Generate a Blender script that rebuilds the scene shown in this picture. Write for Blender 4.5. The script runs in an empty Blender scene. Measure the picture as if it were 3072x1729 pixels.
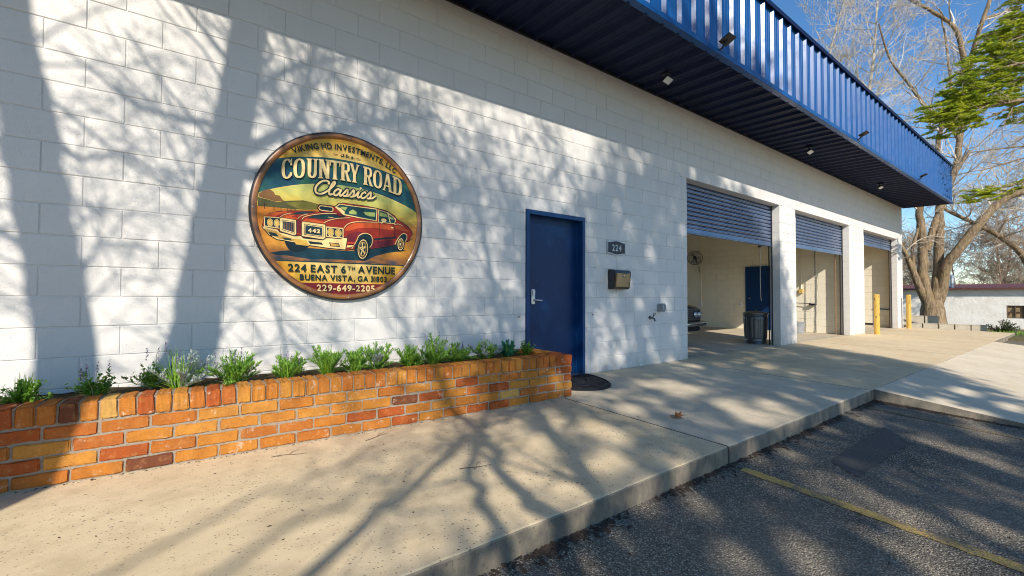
import bpy, bmesh, math, random
from mathutils import Vector, Matrix, noise as mnoise
random.seed(7)
R = math.radians
SC = bpy.context.scene
COL = SC.collection

# ---------------------------------------------------------------- camera, sky, sun, exposure
CAM = Vector((0.5317, -4.132, 1.0195))
YAW, PITCH, ROLL = R(36.899), R(1.195), R(0.149)
fw = Vector((math.sin(YAW) * math.cos(PITCH), math.cos(YAW) * math.cos(PITCH), math.sin(PITCH)))
rt = Vector((math.cos(YAW), -math.sin(YAW), 0))
up = rt.cross(fw)
r2 = math.cos(ROLL) * rt + math.sin(ROLL) * up
u2 = -math.sin(ROLL) * rt + math.cos(ROLL) * up
cam = bpy.data.cameras.new('camera'); camo = bpy.data.objects.new('camera', cam); COL.objects.link(camo)
camo.matrix_world = Matrix(((r2.x, u2.x, -fw.x, CAM.x), (r2.y, u2.y, -fw.y, CAM.y), (r2.z, u2.z, -fw.z, CAM.z), (0, 0, 0, 1)))
cam.sensor_fit = 'HORIZONTAL'; cam.sensor_width = 36; cam.lens = 15.557
cam.clip_start = .05; cam.clip_end = 2000
SC.camera = camo

SUN = Vector((-.55, -1.0, .72))            # towards the sun, per metre along -Y
world = bpy.data.worlds.new('World'); SC.world = world; world.use_nodes = True
wn, wl = world.node_tree.nodes, world.node_tree.links
wn.clear()
wo = wn.new('ShaderNodeOutputWorld'); bg = wn.new('ShaderNodeBackground'); sky = wn.new('ShaderNodeTexSky')
sky.sky_type = 'NISHITA'; sky.sun_disc = False
sky.sun_elevation = math.atan2(.72, math.hypot(.55, 1)); sky.sun_rotation = math.atan2(-.55, -1)
sky.air_density = 1.0; sky.dust_density = .1; sky.ozone_density = 3.5
bg.inputs['Strength'].default_value = .14
tc = wn.new('ShaderNodeTexCoord'); mp = wn.new('ShaderNodeMapping'); mp.inputs['Scale'].default_value = (2.2, 2.2, 6.0)
nz = wn.new('ShaderNodeTexNoise'); nz.inputs['Scale'].default_value = 1.7; nz.inputs['Detail'].default_value = 9; nz.inputs['Roughness'].default_value = .62
rp = wn.new('ShaderNodeValToRGB'); rp.color_ramp.elements[0].position = .63; rp.color_ramp.elements[1].position = .80
rp.color_ramp.elements[1].color = (.8, .8, .8, 1)
mx = wn.new('ShaderNodeMix'); mx.data_type = 'RGBA'; mx.inputs['B'].default_value = (6.2, 6.4, 6.7, 1)
gm = wn.new('ShaderNodeHueSaturation'); gm.inputs['Saturation'].default_value = 1.18
wl.new(tc.outputs['Generated'], mp.inputs['Vector']); wl.new(mp.outputs['Vector'], nz.inputs['Vector'])
wl.new(nz.outputs['Fac'], rp.inputs['Fac']); wl.new(rp.outputs['Color'], mx.inputs['Factor'])
wl.new(sky.outputs['Color'], gm.inputs['Color']); wl.new(gm.outputs['Color'], mx.inputs['A'])
wl.new(mx.outputs['Result'], bg.inputs['Color']); wl.new(bg.outputs['Background'], wo.inputs['Surface'])

sl = bpy.data.lights.new('sun', 'SUN'); sl.energy = 4.5; sl.angle = R(.46); sl.color = (1.0, .935, .83)
so = bpy.data.objects.new('sun', sl); COL.objects.link(so); so.location = (-5, -12, 12)
so.rotation_mode = 'QUATERNION'; so.rotation_quaternion = (-SUN).to_track_quat('-Z', 'Y')
SC.view_settings.view_transform = 'Standard'; SC.view_settings.look = 'None'
SC.view_settings.exposure = 0.36; SC.view_settings.gamma = 1.0; SC.view_settings.use_curve_mapping = False
SC.render.engine = 'CYCLES'
SC.cycles.max_bounces = 9; SC.cycles.diffuse_bounces = 8; SC.cycles.glossy_bounces = 3; SC.cycles.transparent_max_bounces = 4
SC.cycles.use_denoising = True; SC.cycles.pixel_filter_type = 'BLACKMAN_HARRIS'; SC.cycles.filter_width = 1.05

# ---------------------------------------------------------------- materials
class NT:
    """small helper round one material's node tree"""
    def __init__(s, name, rough=.6, metal=0., spec=.5, coat=0.):
        s.m = bpy.data.materials.new(name); s.m.use_nodes = True
        s.n, s.l = s.m.node_tree.nodes, s.m.node_tree.links
        s.b = s.n['Principled BSDF']; s.b.inputs['Roughness'].default_value = rough; s.b.inputs['Metallic'].default_value = metal
        s.b.inputs['Specular IOR Level'].default_value = spec
        if coat: s.b.inputs['Coat Weight'].default_value = coat; s.b.inputs['Coat Roughness'].default_value = .12
        s.pos = s.n.new('ShaderNodeNewGeometry').outputs['Position']
    def vec(s, scale=(1, 1, 1), rnd=False, loc=(0, 0, 0)):
        m = s.n.new('ShaderNodeMapping'); m.inputs['Scale'].default_value = scale; m.inputs['Location'].default_value = loc
        s.l.new(s.pos, m.inputs['Vector']); return m.outputs['Vector']
    def noise(s, scale, detail=4, rough=.55, v=None, dist=0.):
        t = s.n.new('ShaderNodeTexNoise'); t.inputs['Scale'].default_value = scale; t.inputs['Detail'].default_value = detail
        t.inputs['Roughness'].default_value = rough; t.inputs['Distortion'].default_value = dist
        s.l.new(v if v is not None else s.pos, t.inputs['Vector']); return t.outputs['Fac']
    def voro(s, scale, v=None, feature='F1', out='Distance', rnd=1.):
        t = s.n.new('ShaderNodeTexVoronoi'); t.feature = feature; t.inputs['Scale'].default_value = scale; t.inputs['Randomness'].default_value = rnd
        s.l.new(v if v is not None else s.pos, t.inputs['Vector']); return t.outputs[out]
    def ramp(s, fac, stops, interp='LINEAR'):
        r = s.n.new('ShaderNodeValToRGB'); e = r.color_ramp.elements; r.color_ramp.interpolation = interp
        while len(e) < len(stops): e.new(.5)
        for i, (p, c) in enumerate(stops):
            e[i].position = p; e[i].color = (c, c, c, 1) if isinstance(c, (int, float)) else (*c, 1)
        s.l.new(fac, r.inputs['Fac']); return r.outputs['Color']
    def mix(s, fac, a, b, mode='MIX'):
        m = s.n.new('ShaderNodeMix'); m.data_type = 'RGBA'; m.blend_type = mode
        for k, v in (('Factor', fac), ('A', a), ('B', b)):
            if isinstance(v, (int, float)): m.inputs[k].default_value = v if k == 'Factor' else (v, v, v, 1)
            elif isinstance(v, tuple): m.inputs[k].default_value = (*v, 1)
            else: s.l.new(v, m.inputs[k])
        return m.outputs['Result']
    def math(s, op, a, b=0., c=0.):
        m = s.n.new('ShaderNodeMath'); m.operation = op
        for i, v in enumerate((a, b, c)):
            if isinstance(v, (int, float)): m.inputs[i].default_value = v
            else: s.l.new(v, m.inputs[i])
        return m.outputs[0]
    def rnd(s): return s.n.new('ShaderNodeObjectInfo').outputs['Random']
    def sep(s):
        x = s.n.new('ShaderNodeSeparateXYZ'); s.l.new(s.pos, x.inputs[0]); return x.outputs
    def col(s, c):
        if isinstance(c, tuple): s.b.inputs['Base Color'].default_value = (*c, 1)
        else: s.l.new(c, s.b.inputs['Base Color'])
        return s
    def rough(s, r): s.l.new(r, s.b.inputs['Roughness']); return s
    def bump(s, h, dist=.01, strength=.5):
        b = s.n.new('ShaderNodeBump'); b.inputs['Distance'].default_value = dist; b.inputs['Strength'].default_value = strength
        s.l.new(h, b.inputs['Height']); s.l.new(b.outputs[0], s.b.inputs['Normal']); return s

MAT = {}
def flat(name, c, rough=.6, metal=0., var=.12, spec=.5, coat=0., vs=6.):
    t = NT(name, rough, metal, spec, coat)
    n = t.noise(vs, 5)
    t.col(t.ramp(n, [(.3, tuple(v * (1 - var) for v in c)), (.7, tuple(min(1, v * (1 + var)) for v in c))]))
    MAT[name] = t.m; return t

# painted block wall
t = NT('block_paint', .62, spec=.35)
n1 = t.noise(1.3, 5); n2 = t.noise(110, 3, .7); n3 = t.noise(9, 6)
c = t.ramp(n1, [(.3, (.675, .635, .585)), (.7, (.73, .69, .64))])
c = t.mix(t.math('MULTIPLY', t.rnd(), .10), c, (.60, .585, .565))
z = t.sep()[2]
dirt = t.math('MULTIPLY', t.ramp(z, [(0., .75), (.22, .12), (.5, 0.)]), t.ramp(n3, [(.35, 0.), (.7, 1.)]))
c = t.mix(dirt, c, (.42, .36, .28))
c = t.mix(t.ramp(t.noise(26, 6, .7), [(.52, 0.), (.75, .22)]), c, (.52, .50, .47)); c = t.mix(t.ramp(t.noise(5, 6, .7, t.vec((4, 4, .22))), [(.58, 0.), (.78, .20)]), c, (.50, .47, .43))
pit = t.ramp(t.voro(48), [(.05, 1.), (.11, 0.)]); c = t.mix(t.math('MULTIPLY', pit, t.ramp(n3, [(.5, 0.), (.7, .5)])), c, (.36, .34, .32))
t.col(c); t.bump(t.math('SUBTRACT', t.math('ADD', t.math('MULTIPLY', n2, .5), n3), pit), .008, .7); MAT['block_paint'] = t.m
t = NT('mortar_paint', .7, spec=.3); n = t.noise(30, 4); t.col(t.ramp(n, [(.3, (.60, .58, .55)), (.7, (.69, .67, .64))])); t.bump(n, .01, .5); MAT['mortar_paint'] = t.m
# interior cream paint
t = NT('interior_paint', .6, spec=.35); n = t.noise(1.1, 5)
c = t.ramp(n, [(.3, (.76, .685, .53)), (.7, (.83, .76, .61))]); t.col(c); t.bump(t.noise(90, 3), .004, .4); MAT['interior_paint'] = t.m
flat('ceiling_dark', (.7, .67, .6), .9)
# concretes
def concrete(name, c1, c2, spk=.5, stain=(.30, .20, .11), sa=.35, agg=60, grime=1.):
    t = NT(name, .82, spec=.3)
    a = t.noise(.9, 6, .6); b = t.noise(7, 6, .65); g = t.noise(160, 3, .7)
    c = t.ramp(a, [(.3, c1), (.7, c2)])
    c = t.mix(t.ramp(t.noise(2.3, 7, .7), [(.50, 0.), (.72, .32)]), c, tuple(v * .62 for v in c1))
    c = t.mix(t.math('MULTIPLY', t.ramp(b, [(.45, 0.), (.75, 1.)]), sa), c, stain)
    c = t.mix(t.ramp(g, [(.25, .25), (.5, 0.), (.75, 0.)]), c, tuple(v * .55 for v in c1))
    v = t.voro(agg); vc = t.voro(agg, out='Color')
    pick = t.n.new('ShaderNodeSeparateColor'); t.l.new(vc, pick.inputs[0])
    area = t.ramp(t.noise(1.6, 4), [(.38, .25), (.62, 1.)])
    spot = t.math('MULTIPLY', t.ramp(v, [(.16, 1.), (.24, 0.)]), t.ramp(pick.outputs[0], [(.60, 0.), (.62, 1.)]))
    spot = t.math('MULTIPLY', spot, t.math('MULTIPLY', area, spk))
    c = t.mix(spot, c, (.05, .047, .05))
    v2 = t.voro(21, t.vec((1, 1.7, 1))); vc2 = t.voro(21, t.vec((1, 1.7, 1)), out='Color'); pk2 = t.n.new('ShaderNodeSeparateColor'); t.l.new(vc2, pk2.inputs[0])
    sp2 = t.math('MULTIPLY', t.math('MULTIPLY', t.ramp(v2, [(.12, 1.), (.20, 0.)]), t.ramp(pk2.outputs[1], [(.58, 0.), (.60, 1.)])), t.math('MULTIPLY', area, spk))
    c = t.mix(sp2, c, (.09, .075, .06))
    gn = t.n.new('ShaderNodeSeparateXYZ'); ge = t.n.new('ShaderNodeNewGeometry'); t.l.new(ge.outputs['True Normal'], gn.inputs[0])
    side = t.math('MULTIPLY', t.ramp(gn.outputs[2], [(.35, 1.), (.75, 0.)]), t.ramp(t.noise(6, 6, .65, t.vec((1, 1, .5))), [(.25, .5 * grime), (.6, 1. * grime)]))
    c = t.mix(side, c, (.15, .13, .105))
    t.col(c); t.bump(t.math('ADD', t.math('MULTIPLY', g, .4), t.math('MULTIPLY', spot, -.6)), .006, .6)
    MAT[name] = t.m
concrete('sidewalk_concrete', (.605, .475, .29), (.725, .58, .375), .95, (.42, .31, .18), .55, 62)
concrete('walk_grey', (.56, .465, .32), (.67, .565, .405), .8, (.40, .34, .26), .5, 55)
concrete('drive_concrete', (.62, .485, .30), (.73, .59, .38), .5, (.58, .35, .15), .5, 40)
concrete('apron_concrete', (.64, .53, .37), (.74, .625, .46), .35, (.45, .36, .25), .3, 40)
concrete('floor_concrete', (.50, .42, .31), (.60, .51, .38), .2, (.50, .30, .12), .55, 30)
concrete('grey_concrete', (.36, .33, .27), (.46, .42, .35), .3, (.2, .18, .12), .5, 40)
concrete('tan_block', (.50, .43, .32), (.62, .54, .42), .2, (.36, .28, .18), .5, 30, .1)
# asphalt
t = NT('asphalt', .9, spec=.25)
v = t.voro(105); vc = t.voro(105, out='Color'); sc = t.n.new('ShaderNodeSeparateColor'); t.l.new(vc, sc.inputs[0])
big = t.noise(.8, 6, .6); mid = t.noise(5, 5, .65)
c = t.ramp(sc.outputs[0], [(.0, (.10, .085, .064)), (.4, (.235, .20, .15)), (.75, (.40, .34, .255)), (1., (.66, .56, .42))])
c = t.mix(t.ramp(v, [(.3, 0.), (.62, .85)]), c, (.045, .039, .034))
c = t.mix(t.ramp(big, [(.35, 0.), (.7, .5)]), c, (.33, .28, .21))
c = t.mix(t.ramp(mid, [(.5, 0.), (.75, .5)]), c, (.07, .06, .05))
ck = t.voro(.55, t.vec((1, 1, 1), loc=(3.1, .4, 0)), feature='DISTANCE_TO_EDGE'); wv = t.noise(7, 5, .7)
crk = t.math('MULTIPLY', t.ramp(t.math('ADD', ck, t.math('MULTIPLY', t.math('SUBTRACT', wv, .5), .045)), [(.0, .5), (.002, .4), (.004, 0.)]), t.ramp(t.noise(1.3, 3), [(.5, 0.), (.6, 1.)]))
c = t.mix(crk, c, (.02, .018, .016)); c = t.mix(t.ramp(t.noise(1.7, 3, .5, t.vec((1, 1, 1), loc=(8, 2, 0))), [(.64, 0.), (.74, .55)]), c, (.03, .028, .026))
t.col(c); t.bump(t.math('SUBTRACT', t.math('SUBTRACT', t.math('MULTIPLY', sc.outputs[1], .5), v), crk), .008, .9); MAT['asphalt'] = t.m
t = NT('asphalt_patch', .75, spec=.35); n = t.noise(120, 3); t.col(t.ramp(n, [(.3, (.035, .032, .030)), (.75, (.15, .135, .12))])); t.bump(n, .006, .7); MAT['asphalt_patch'] = t.m
# worn yellow line paint: asphalt shows through
t = NT('line_paint', .75, spec=.3); n = t.noise(95, 4, .7); w = t.noise(3, 5)
m_ = t.math('ADD', n, t.math('MULTIPLY', t.math('SUBTRACT', w, .5), .9))
t.col(t.ramp(m_, [(.36, (.14, .125, .105)), (.46, (.42, .28, .08)), (.64, (.54, .37, .11))])); t.bump(n, .006, .7); MAT['line_paint'] = t.m
t = NT('line_paint_faint', .8, spec=.3); n = t.noise(95, 4, .7)
t.col(t.ramp(n, [(.47, (.085, .08, .075)), (.62, (.38, .27, .10))])); t.bump(n, .006, .7); MAT['line_paint_faint'] = t.m
# ground
t = NT('grass_dirt', .95, spec=.2); n = t.noise(.6, 8, .7); n2 = t.noise(12, 6, .7)
c = t.ramp(n, [(.35, (.20, .15, .085)), (.55, (.16, .14, .06)), (.7, (.10, .13, .03))]); c = t.mix(t.math('MULTIPLY', n2, .6), c, (.09, .07, .04))
t.col(c); t.bump(n2, .06, .7); MAT['grass_dirt'] = t.m
# brick and mortar
t = NT('brick', .92, spec=.12)
cr = t.ramp(t.rnd(), [(0., (.46, .150, .028)), (.2, (.54, .215, .035)), (.38, (.40, .090, .022)), (.5, (.57, .25, .045)), (.64, (.16, .055, .03)), (.68, (.50, .18, .03)), (.88, (.64, .37, .10)), (.925, (.46, .135, .03))], 'CONSTANT')
off = t.n.new('ShaderNodeVectorMath'); off.operation = 'ADD'; cmb = t.n.new('ShaderNodeCombineXYZ')
rr = t.math('MULTIPLY', t.rnd(), 40.); t.l.new(rr, cmb.inputs[0]); t.l.new(t.pos, off.inputs[0]); t.l.new(cmb.outputs[0], off.inputs[1]); vv = off.outputs[0]
a = t.noise(9, 6, .6, vv); b = t.noise(22, 6, .7, vv); g = t.noise(130, 4, .7, vv)
c = t.mix(t.ramp(a, [(.35, .35), (.65, 0.)]), cr, (.17, .06, .025)); c = t.mix(t.ramp(b, [(.52, 0.), (.72, .4)]), c, (.58, .30, .10))
c = t.mix(t.ramp(t.noise(13, 7, .75, vv), [(.59, 0.), (.66, .6)]), c, (.64, .50, .36))
c = t.mix(t.ramp(g, [(.3, .4), (.48, 0.)]), c, (.10, .04, .02))
t.col(c); t.bump(t.math('ADD', t.math('MULTIPLY', g, .35), b), .010, .8); MAT['brick'] = t.m
t = NT('mortar', .9, spec=.2); n = t.noise(60, 5, .7); t.col(t.ramp(n, [(.3, (.27, .22, .165)), (.7, (.38, .32, .25))])); t.bump(n, .01, .8); MAT['mortar'] = t.m
t = NT('soil', .95, spec=.1); n = t.noise(40, 6, .7); t.col(t.ramp(n, [(.3, (.03, .022, .014)), (.5, (.075, .05, .028)), (.62, (.07, .09, .015)), (.8, (.16, .14, .03))])); t.bump(n, .03, 1.); MAT['soil'] = t.m
# blue painted steel
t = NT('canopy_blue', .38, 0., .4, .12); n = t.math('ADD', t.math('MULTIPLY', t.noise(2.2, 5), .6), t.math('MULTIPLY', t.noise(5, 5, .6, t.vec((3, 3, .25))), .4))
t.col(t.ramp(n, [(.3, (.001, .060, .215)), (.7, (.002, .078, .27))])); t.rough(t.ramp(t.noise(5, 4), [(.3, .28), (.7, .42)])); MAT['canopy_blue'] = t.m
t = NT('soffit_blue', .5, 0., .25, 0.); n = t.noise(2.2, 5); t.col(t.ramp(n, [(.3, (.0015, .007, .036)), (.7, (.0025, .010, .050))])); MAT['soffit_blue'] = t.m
t = NT('door_blue', .40, 0., .4, .06); n = t.noise(2.0, 5); n2 = t.noise(60, 4)
cd_ = t.ramp(n, [(.3, (.001, .032, .12)), (.7, (.002, .044, .16))]); zz = t.sep()[2]
scf = t.math('MULTIPLY', t.ramp(t.noise(16, 7, .75, t.vec((1, 1, .6))), [(.56, 0.), (.68, .6)]), t.ramp(zz, [(.0, 1.), (.5, .35), (1., .2)])); t.col(t.mix(scf, cd_, (.05, .075, .13))); t.bump(t.noise(3.2, 3), .012, .22); MAT['door_blue'] = t.m
t = NT('shutter_blue', .27, .6, .5, .2); n = t.noise(1.6, 5); t.col(t.ramp(n, [(.3, (.10, .15, .27)), (.7, (.14, .20, .33))])); t.rough(t.ramp(t.noise(6, 5), [(.3, .2), (.7, .38)])); MAT['shutter_blue'] = t.m
t = NT('leaf_blue', .42, 0., .35, .04); n = t.noise(2.0, 5); scf = t.ramp(t.noise(16, 7, .75, t.vec((1, 1, .6))), [(.58, 0.), (.70, .45)])
t.col(t.mix(scf, t.ramp(n, [(.3, (.001, .022, .088)), (.7, (.0015, .031, .115))]), (.04, .06, .105))); t.bump(t.noise(3.2, 3), .012, .25); MAT['leaf_blue'] = t.m
flat('frame_black', (.012, .013, .018), .5)
flat('rubber_black', (.016, .017, .020), .75, spec=.35)
flat('gloss_black', (.012, .012, .015), .22, coat=.5)
flat('car_black', (.008, .010, .016), .12, coat=.8)
flat('chrome', (.62, .63, .65), .12, 1.)
flat('steel', (.42, .42, .43), .35, .9)
flat('zinc_dark', (.13, .135, .14), .38, .75)
flat('grey_plastic', (.26, .27, .28), .5)
flat('white_plastic', (.78, .78, .76), .4)
flat('bronze_panel', (.36, .27, .16), .32, .55)
flat('charcoal', (.028, .032, .040), .5)
flat('silver_paint', (.45, .46, .47), .38, .6)
flat('glass_dark', (.02, .03, .035), .06, coat=.6)
flat('yellow_plastic', (.55, .36, .10), .5)
flat('rope_tan', (.42, .37, .28), .85)
t = NT('rust_chain', .75, .3); n = t.noise(30, 5); t.col(t.ramp(n, [(.3, (.20, .09, .035)), (.7, (.42, .27, .12))])); MAT['rust_chain'] = t.m
t = NT('bollard_yellow', .55, spec=.4); n = t.noise(14, 7, .75, t.vec((1, 1, .35)))
t.col(t.ramp(n, [(.0, (.54, .32, .05)), (.56, (.58, .36, .07)), (.60, (.09, .045, .02)), (.75, (.05, .03, .02))])); t.bump(n, .01, .3); MAT['bollard_yellow'] = t.m
# bark and wood
t = NT('bark', .9, spec=.2); v = t.vec((1, 1, .28)); a = t.noise(14, 7, .7, v); b = t.noise(3, 5)
c = t.ramp(a, [(.3, (.09, .062, .038)), (.55, (.28, .20, .125)), (.75, (.46, .37, .26))]); c = t.mix(t.ramp(b, [(.45, 0.), (.7, .5)]), c, (.30, .22, .10))
t.col(c); t.bump(a, .05, 1.); MAT['bark'] = t.m
flat('twig_pale', (.56, .48, .38), .85, var=.35); flat('twig_dark', (.13, .095, .065), .9, var=.3); flat('twig_tan', (.34, .26, .18), .9, var=.35)
def leafmat(name, stops, scale=14, trans=.25, rough=.5):
    t = NT(name, rough, spec=.35); n = t.noise(scale, 5, .7); c = t.ramp(n, stops); t.col(c)
    tr = t.n.new('ShaderNodeBsdfTranslucent'); t.l.new(c, tr.inputs['Color']); ms = t.n.new('ShaderNodeMixShader'); ms.inputs[0].default_value = trans
    out = t.n['Material Output']; t.l.new(t.b.outputs[0], ms.inputs[1]); t.l.new(tr.outputs[0], ms.inputs[2]); t.l.new(ms.outputs[0], out.inputs['Surface']); MAT[name] = t.m
leafmat('conifer', [(.3, (.11, .18, .018)), (.42, (.28, .37, .028)), (.56, (.52, .56, .04)), (.8, (.42, .38, .05))], 2.4, .42)
leafmat('leaf_mid', [(.3, (.03, .06, .015)), (.7, (.07, .11, .03))], 3)
leafmat('grass_blade', [(.3, (.13, .28, .025)), (.55, (.27, .48, .04)), (.75, (.42, .60, .10))], 20)
leafmat('rosemary', [(.3, (.15, .31, .035)), (.55, (.30, .53, .09)), (.75, (.52, .68, .26))], 24)
leafmat('boxleaf', [(.3, (.06, .16, .018)), (.55, (.16, .33, .03)), (.75, (.34, .48, .045))], 20)
leafmat('tealfern', [(.3, (0.028, 0.182, 0.084)), (.7, (0.084, 0.392, 0.210))], 24)
leafmat('lavender', [(.3, (.12, .10, .17)), (.7, (.33, .31, .42))], 40)
leafmat('silverleaf', [(.3, (.30, .36, .32)), (.7, (.62, .68, .64))], 30)
flat('dry_leaf', (.27, .095, .03), .8, var=.4, vs=30); flat('litter', (.055, .035, .022), .95, var=.5, vs=30)
# far building
t = NT('white_brick', .85, spec=.2); n = t.noise(2.5, 6, .65); t.col(t.ramp(n, [(.3, (.74, .69, .61)), (.6, (.86, .83, .77))])); t.bump(t.noise(8, 5), .03, .5); MAT['white_brick'] = t.m
flat('roof_red', (.13, .045, .038), .6); flat('board_wood', (.30, .20, .10), .8, var=.3); flat('galvanised', (.50, .52, .54), .4, .7)
# sign inks
for nm, cc in dict(ink=(.010, .016, .020), red=(.33, .035, .018), red2=(.50, .06, .03), orange=(.58, .105, .025), maroon=(.14, .012, .018), dark=(.008, .035, .042), stripe=(.012, .05, .055),
                   chrome_ink=(.80, .60, .27), chrome2=(.52, .31, .08), plate=(.62, .38, .075), lamp=(.66, .44, .12), grille=(.015, .05, .07), bar=(.30, .13, .06), glass=(.010, .06, .065),
                   glint=(.34, .40, .13), tyre=(.010, .026, .034), cloud=(.22, .11, .04), hill=(.09, .085, .03), hill2=(.20, .18, .035), field=(.50, .185, .02), post=(.06, .03, .015),
                   shade=(.012, .055, .075), cream=(.82, .62, .30), teal_text=(.012, .035, .030), banner_line=(.02, .05, .05)).items():
    flat('print_' + nm, tuple(v ** 1.12 for v in cc), .45, var=.16, vs=18, spec=.3)
t = NT('print_gold', .45, spec=.3); s_ = t.sep(); n = t.noise(7, 4)
d_ = t.n.new('ShaderNodeVectorMath'); d_.operation = 'DISTANCE'; d_.inputs[1].default_value = (1.72, -.03, 1.742); t.l.new(t.pos, d_.inputs[0])
f_ = t.math('ADD', t.math('MULTIPLY', d_.outputs['Value'], 1.2), t.math('MULTIPLY', n, .25))
t.col(t.ramp(f_, [(.70, (.74, .53, .17)), (.93, (.66, .36, .035)), (1., (.52, .21, .01))])); MAT['print_gold'] = t.m
t = NT('print_teal', .45, spec=.3); n = t.noise(6, 5, .6); t.col(t.ramp(n, [(.3, (.005, .045, .095)), (.52, (.012, .075, .085)), (.7, (.03, .12, .06))])); MAT['print_teal'] = t.m
t = NT('print_scene', .45, spec=.3); s_ = t.sep(); n = t.noise(5, 6, .6, t.vec((1, 1, 2.4)), .6)
f_ = t.math('ADD', t.math('MULTIPLY', t.math('SUBTRACT', s_[2], 1.30), 1.25), t.math('MULTIPLY', t.math('SUBTRACT', n, .5), .42))
t.col(t.ramp(f_, [(.0, (.05, .06, .07)), (.10, (.40, .15, .03)), (.2, (.60, .26, .03)), (.42, (.55, .20, .025)), (.52, (.30, .15, .035)), (.60, (.58, .40, .06)), (.78, (.50, .47, .12)), (.95, (.30, .36, .12))])); MAT['print_scene'] = t.m
t = NT('print_maroon', .45, spec=.3); n = t.noise(5, 4); t.col(t.ramp(n, [(.3, (.06, .012, .035)), (.7, (.20, .014, .014))])); MAT['print_maroon'] = t.m
t = NT('rim_brown', .36, coat=.4); n = t.noise(6, 6, .6); t.col(t.ramp(n, [(.3, (.10, .035, .012)), (.55, (.30, .12, .03)), (.75, (.42, .19, .05))])); MAT['rim_brown'] = t.m

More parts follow.
